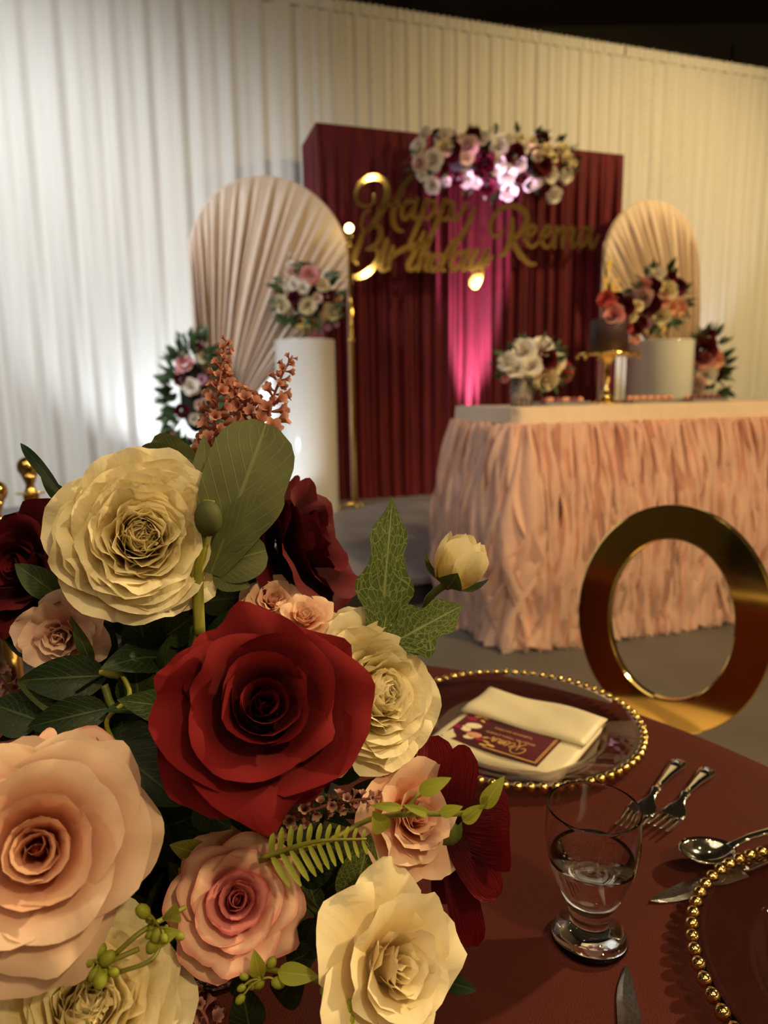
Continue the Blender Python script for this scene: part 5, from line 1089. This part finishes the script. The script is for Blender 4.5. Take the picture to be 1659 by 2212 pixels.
# filler foliage on the moss
rs = np.random.default_rng(17); FL = []
for k, wd in (('dark', 0.5), ('dark', 0.36), ('mid', 0.45)):
    V, F, UV = leaf_geo(1.0, wd, bend=0.12, fold=0.1, kind='ovate', nx=5, ny=9); FL.append(mk('leaf', V, F, G[k], UV))
for i in range(170):
    v = rs.normal(0, 1, 3); v[1] -= 0.5; v = nrm(v); p_ = CORE + v * np.array([0.10, 0.08, 0.13]); y = nrm(v + rs.normal(0, 0.55, 3)); Rm = frame_from(y, v + rs.normal(0, 0.4, 3)) * rs.uniform(0.035, 0.06)
    if p_[2] < GZ + 0.07: continue
    inst(bq_, 'leaf', FL[rs.integers(3)], Matrix([[*Rm[0], p_[0]], [*Rm[1], p_[1]], [*Rm[2], p_[2]], [0, 0, 0, 1]]))
# visible stems
for pts, r, m in [([(432, 1370, .475), (428, 1250, .475), (440, 1160, .47), (452, 1080, .47)], 0.0040, 'stemy'), ([(420, 1420, .48), (430, 1340, .475), (418, 1250, .475), (425, 1180, .47)], 0.0026, 'stemy'), ([(330, 1470, .48), (230, 1455, .47), (180, 1430, .47)], 0.0028, 'stemy'), ([(270, 1640, .46), (230, 1560, .455), (280, 1500, .46), (245, 1430, .465)], 0.0016, 'stemy'), ([(320, 1520, .47), (250, 1530, .46), (225, 1480, .46)], 0.0026, 'stem'), ([(560, 1860, .42), (700, 1820, .42), (800, 1770, .43), (900, 1758, .41), (1000, 1757, .405), (1045, 1740, .40), (1085, 1690, .40)], 0.0016, 'stemy'), ([(300, 2050, .37), (230, 2080, .365), (190, 2095, .365)], 0.0014, 'stemy'), ([(400, 1960, .40), (310, 2010, .375), (250, 2060, .37)], 0.0014, 'stemy'), ([(360, 2000, .39), (330, 2070, .37), (260, 2100, .37)], 0.0012, 'stemy'), ([(740, 2140, .40), (650, 2110, .41), (560, 2090, .42)], 0.0018, 'stemy')]:
    addw(bq_, 'twig', *tube([at(*q) for q in pts], r, 7, 22), M[m])
bu = addw(bq_, 'green_bud', *ball(at(450, 1120, 0.462), 0.0095, 12, 9, (1, 1, 1.3)), G['olive'], label='closed green bud right of the upper cream bloom')
# yellow-green vine across the peach rose
for l in [(905, 1712, .405, 975, 1680, .40, 34), (832, 1795, .42, 805, 1752, .415, 44), (930, 1760, .408, 870, 1738, .405, 20), (950, 1758, .405, 1000, 1742, .40, 26), (1000, 1775, .403, 1045, 1738, .40, 32), (1042, 1745, .40, 1090, 1676, .395, 36), (870, 1745, .41, 800, 1740, .41, 20)]:
    leafpx(*l, 'lime', 'ovate', 0.1, name='vine_leaf')
addw(bq_, 'twig', *tube([at(868, 1762, .408), at(905, 1712, .405)], 0.0011, 6, 6), M['stemy'])
# fern tip
fa = [at(565, 1852, .415), at(680, 1818, .41), at(792, 1812, .41)]
fern = addw(bq_, 'fern_tip', *tube(fa, [0.0016, 0.0012, 0.0006], 6, 20), M['stemy'], label='yellow-green fern tip below the velvety red rose')
FPth = smooth_path(fa, 24)
for i in range(2, 24, 2):
    t = i / 23; q = FPth[i]; d0 = nrm(FPth[min(23, i + 1)] - FPth[i - 1])
    for sg, ln in ((1, 0.013), (-1, 0.024)):
        L_ = ln * (1 - 0.75 * t) * (0.85 if i < 4 else 1) + 0.002; dirv = nrm(d0 * 0.35 + np.cross(d0, nrm(CAM - q)) * -sg)
        V, F, UV = leaf_world(q, q + dirv * L_, 0.0042 * (1 - 0.5 * t), CAM - q, bend=0.08 * sg, kind='round', nx=3, ny=6); addw(fern, "leaflet", V, F, G["lime"], UV)
# flower spikes
def floret_mesh(m):
    parts = []; uv = []
    for i in range(5):
        V, F, UV = petal_geo(ang=6.283 * i / 5, r0=0.12, z0=0.1, h=0.95, th0=D(12), th1=D(48), w=0.42, c=1.1, curl=D(25), nu=4, nv=4, tip=0.3); parts.append((V, F)); uv += UV
    V, F = lathe([(0.0001, -0.5), (0.10, -0.4), (0.16, 0.12)], 6, cap=False); parts.append((V, F)); uv += [(0.5, 0.1)] * len(V)
    V, F = join(parts); return mk('floret', V, F, m, uv)
FM = {k: floret_mesh(P[k]) for k in ('coral', 'dusty')}
def spike(pts, col, n, r0, r1, label, seed, stem=0.0014, start=0.0):
    rs = np.random.default_rng(seed); A_ = [at(*q) for q in pts]; path = smooth_path(A_, 60)
    o = addw(bq_, 'flower_spike', *tube(A_, [stem, stem * 0.6], 6, 16), P[col], label=label)
    for i in range(n):
        t = start + (1 - start) * (i + 0.5) / n; k = min(58, int(t * 59)); q = path[k]; T = nrm(path[k + 1] - path[k]); s_ = (r0 * (1 - t) + r1 * t) * rs.uniform(0.85, 1.15)
        u = nrm(np.cross(T, [0.3, 0.8, 0.2])); v = np.cross(T, u); a = 2.4 * i; d_ = nrm((u * math.cos(a) + v * math.sin(a)) + T * 0.45)
        inst(o, 'floret', FM[col], axis_matrix(q + d_ * s_ * 0.6, d_, s_, rs.uniform(0, 6)))
    return o
spike([(455, 1010, .535), (462, 930, .54), (470, 850, .54), (480, 785, .545), (490, 735, .55)], 'coral', 46, 0.0115, 0.0035, 'coral flower spike rising left of the olive leaf', 1)
spike([(565, 980, .545), (545, 900, .55), (510, 850, .55), (470, 805, .55)], 'coral', 46, 0.0125, 0.004, 'coral flower spike bending to the left', 2)
spike([(575, 960, .55), (585, 880, .555), (605, 820, .56), (632, 768, .56)], 'coral', 26, 0.0125, 0.0034, 'coral flower spike with a bare leaning tip', 3)
spike([(560, 1800, .445), (640, 1760, .44), (730, 1735, .435), (822, 1722, .43)], 'dusty', 40, 0.0085, 0.0030, 'dusty pink flower spike under the velvety red rose', 4)
spike([(-20, 1440, .52), (20, 1490, .52), (60, 1540, .52)], 'dusty', 14, 0.008, 0.004, 'dusty pink flower spike at the left edge', 5)
spike([(470, 2250, .42), (440, 2190, .42), (410, 2140, .42)], 'dusty', 14, 0.008, 0.004, 'dusty pink flower spike at the bottom edge', 6)
# yellow-green berry sprigs
bm = mk('berry', *ball((0, 0, 0), 1, 8, 6, (1, 1, 1.3)), G['lime'])
def sprig(x, y, d, n, spread, label, seed):
    rs = np.random.default_rng(seed); c = at(x, y, d); o = addw(bq_, 'berry_sprig', *tube([c, c - UP * 0.006 - FW * -0.01], 0.001, 6, 4), M['stemy'], label=label)
    for i in range(n):
        e = at(x + rs.uniform(-1, 1) * spread, y + rs.uniform(-1, 1) * spread, d + rs.uniform(-0.006, 0.006)); addw(o, 'stalk', *tube([c, (c + e) / 2 + UP * 0.002, e], 0.0007, 5, 6), M['stemy'])
        inst(o, 'berry', bm, axis_matrix(e, nrm(e - c), rs.uniform(0.002, 0.0038)))
sprig(215, 2085, .362, 9, 34, 'yellow-green berry sprig under the blush rose', 1); sprig(345, 2005, .372, 8, 46, 'yellow-green berry sprig between blush and deep pink roses', 2)
sprig(565, 2115, .40, 8, 46, 'yellow-green berry sprig below the deep pink rose', 3); sprig(715, 2165, .39, 10, 40, 'yellow-green berry sprig by the lower cream rose', 4)
for l in [(600, 2100, .40, 690, 2110, .395, 44), (560, 2110, .40, 548, 2050, .395, 36), (370, 1990, .38, 380, 1950, .37, 40), (330, 2030, .375, 390, 2010, .37, 40)]: leafpx(*l, 'lime', 'ovate', 0.1)
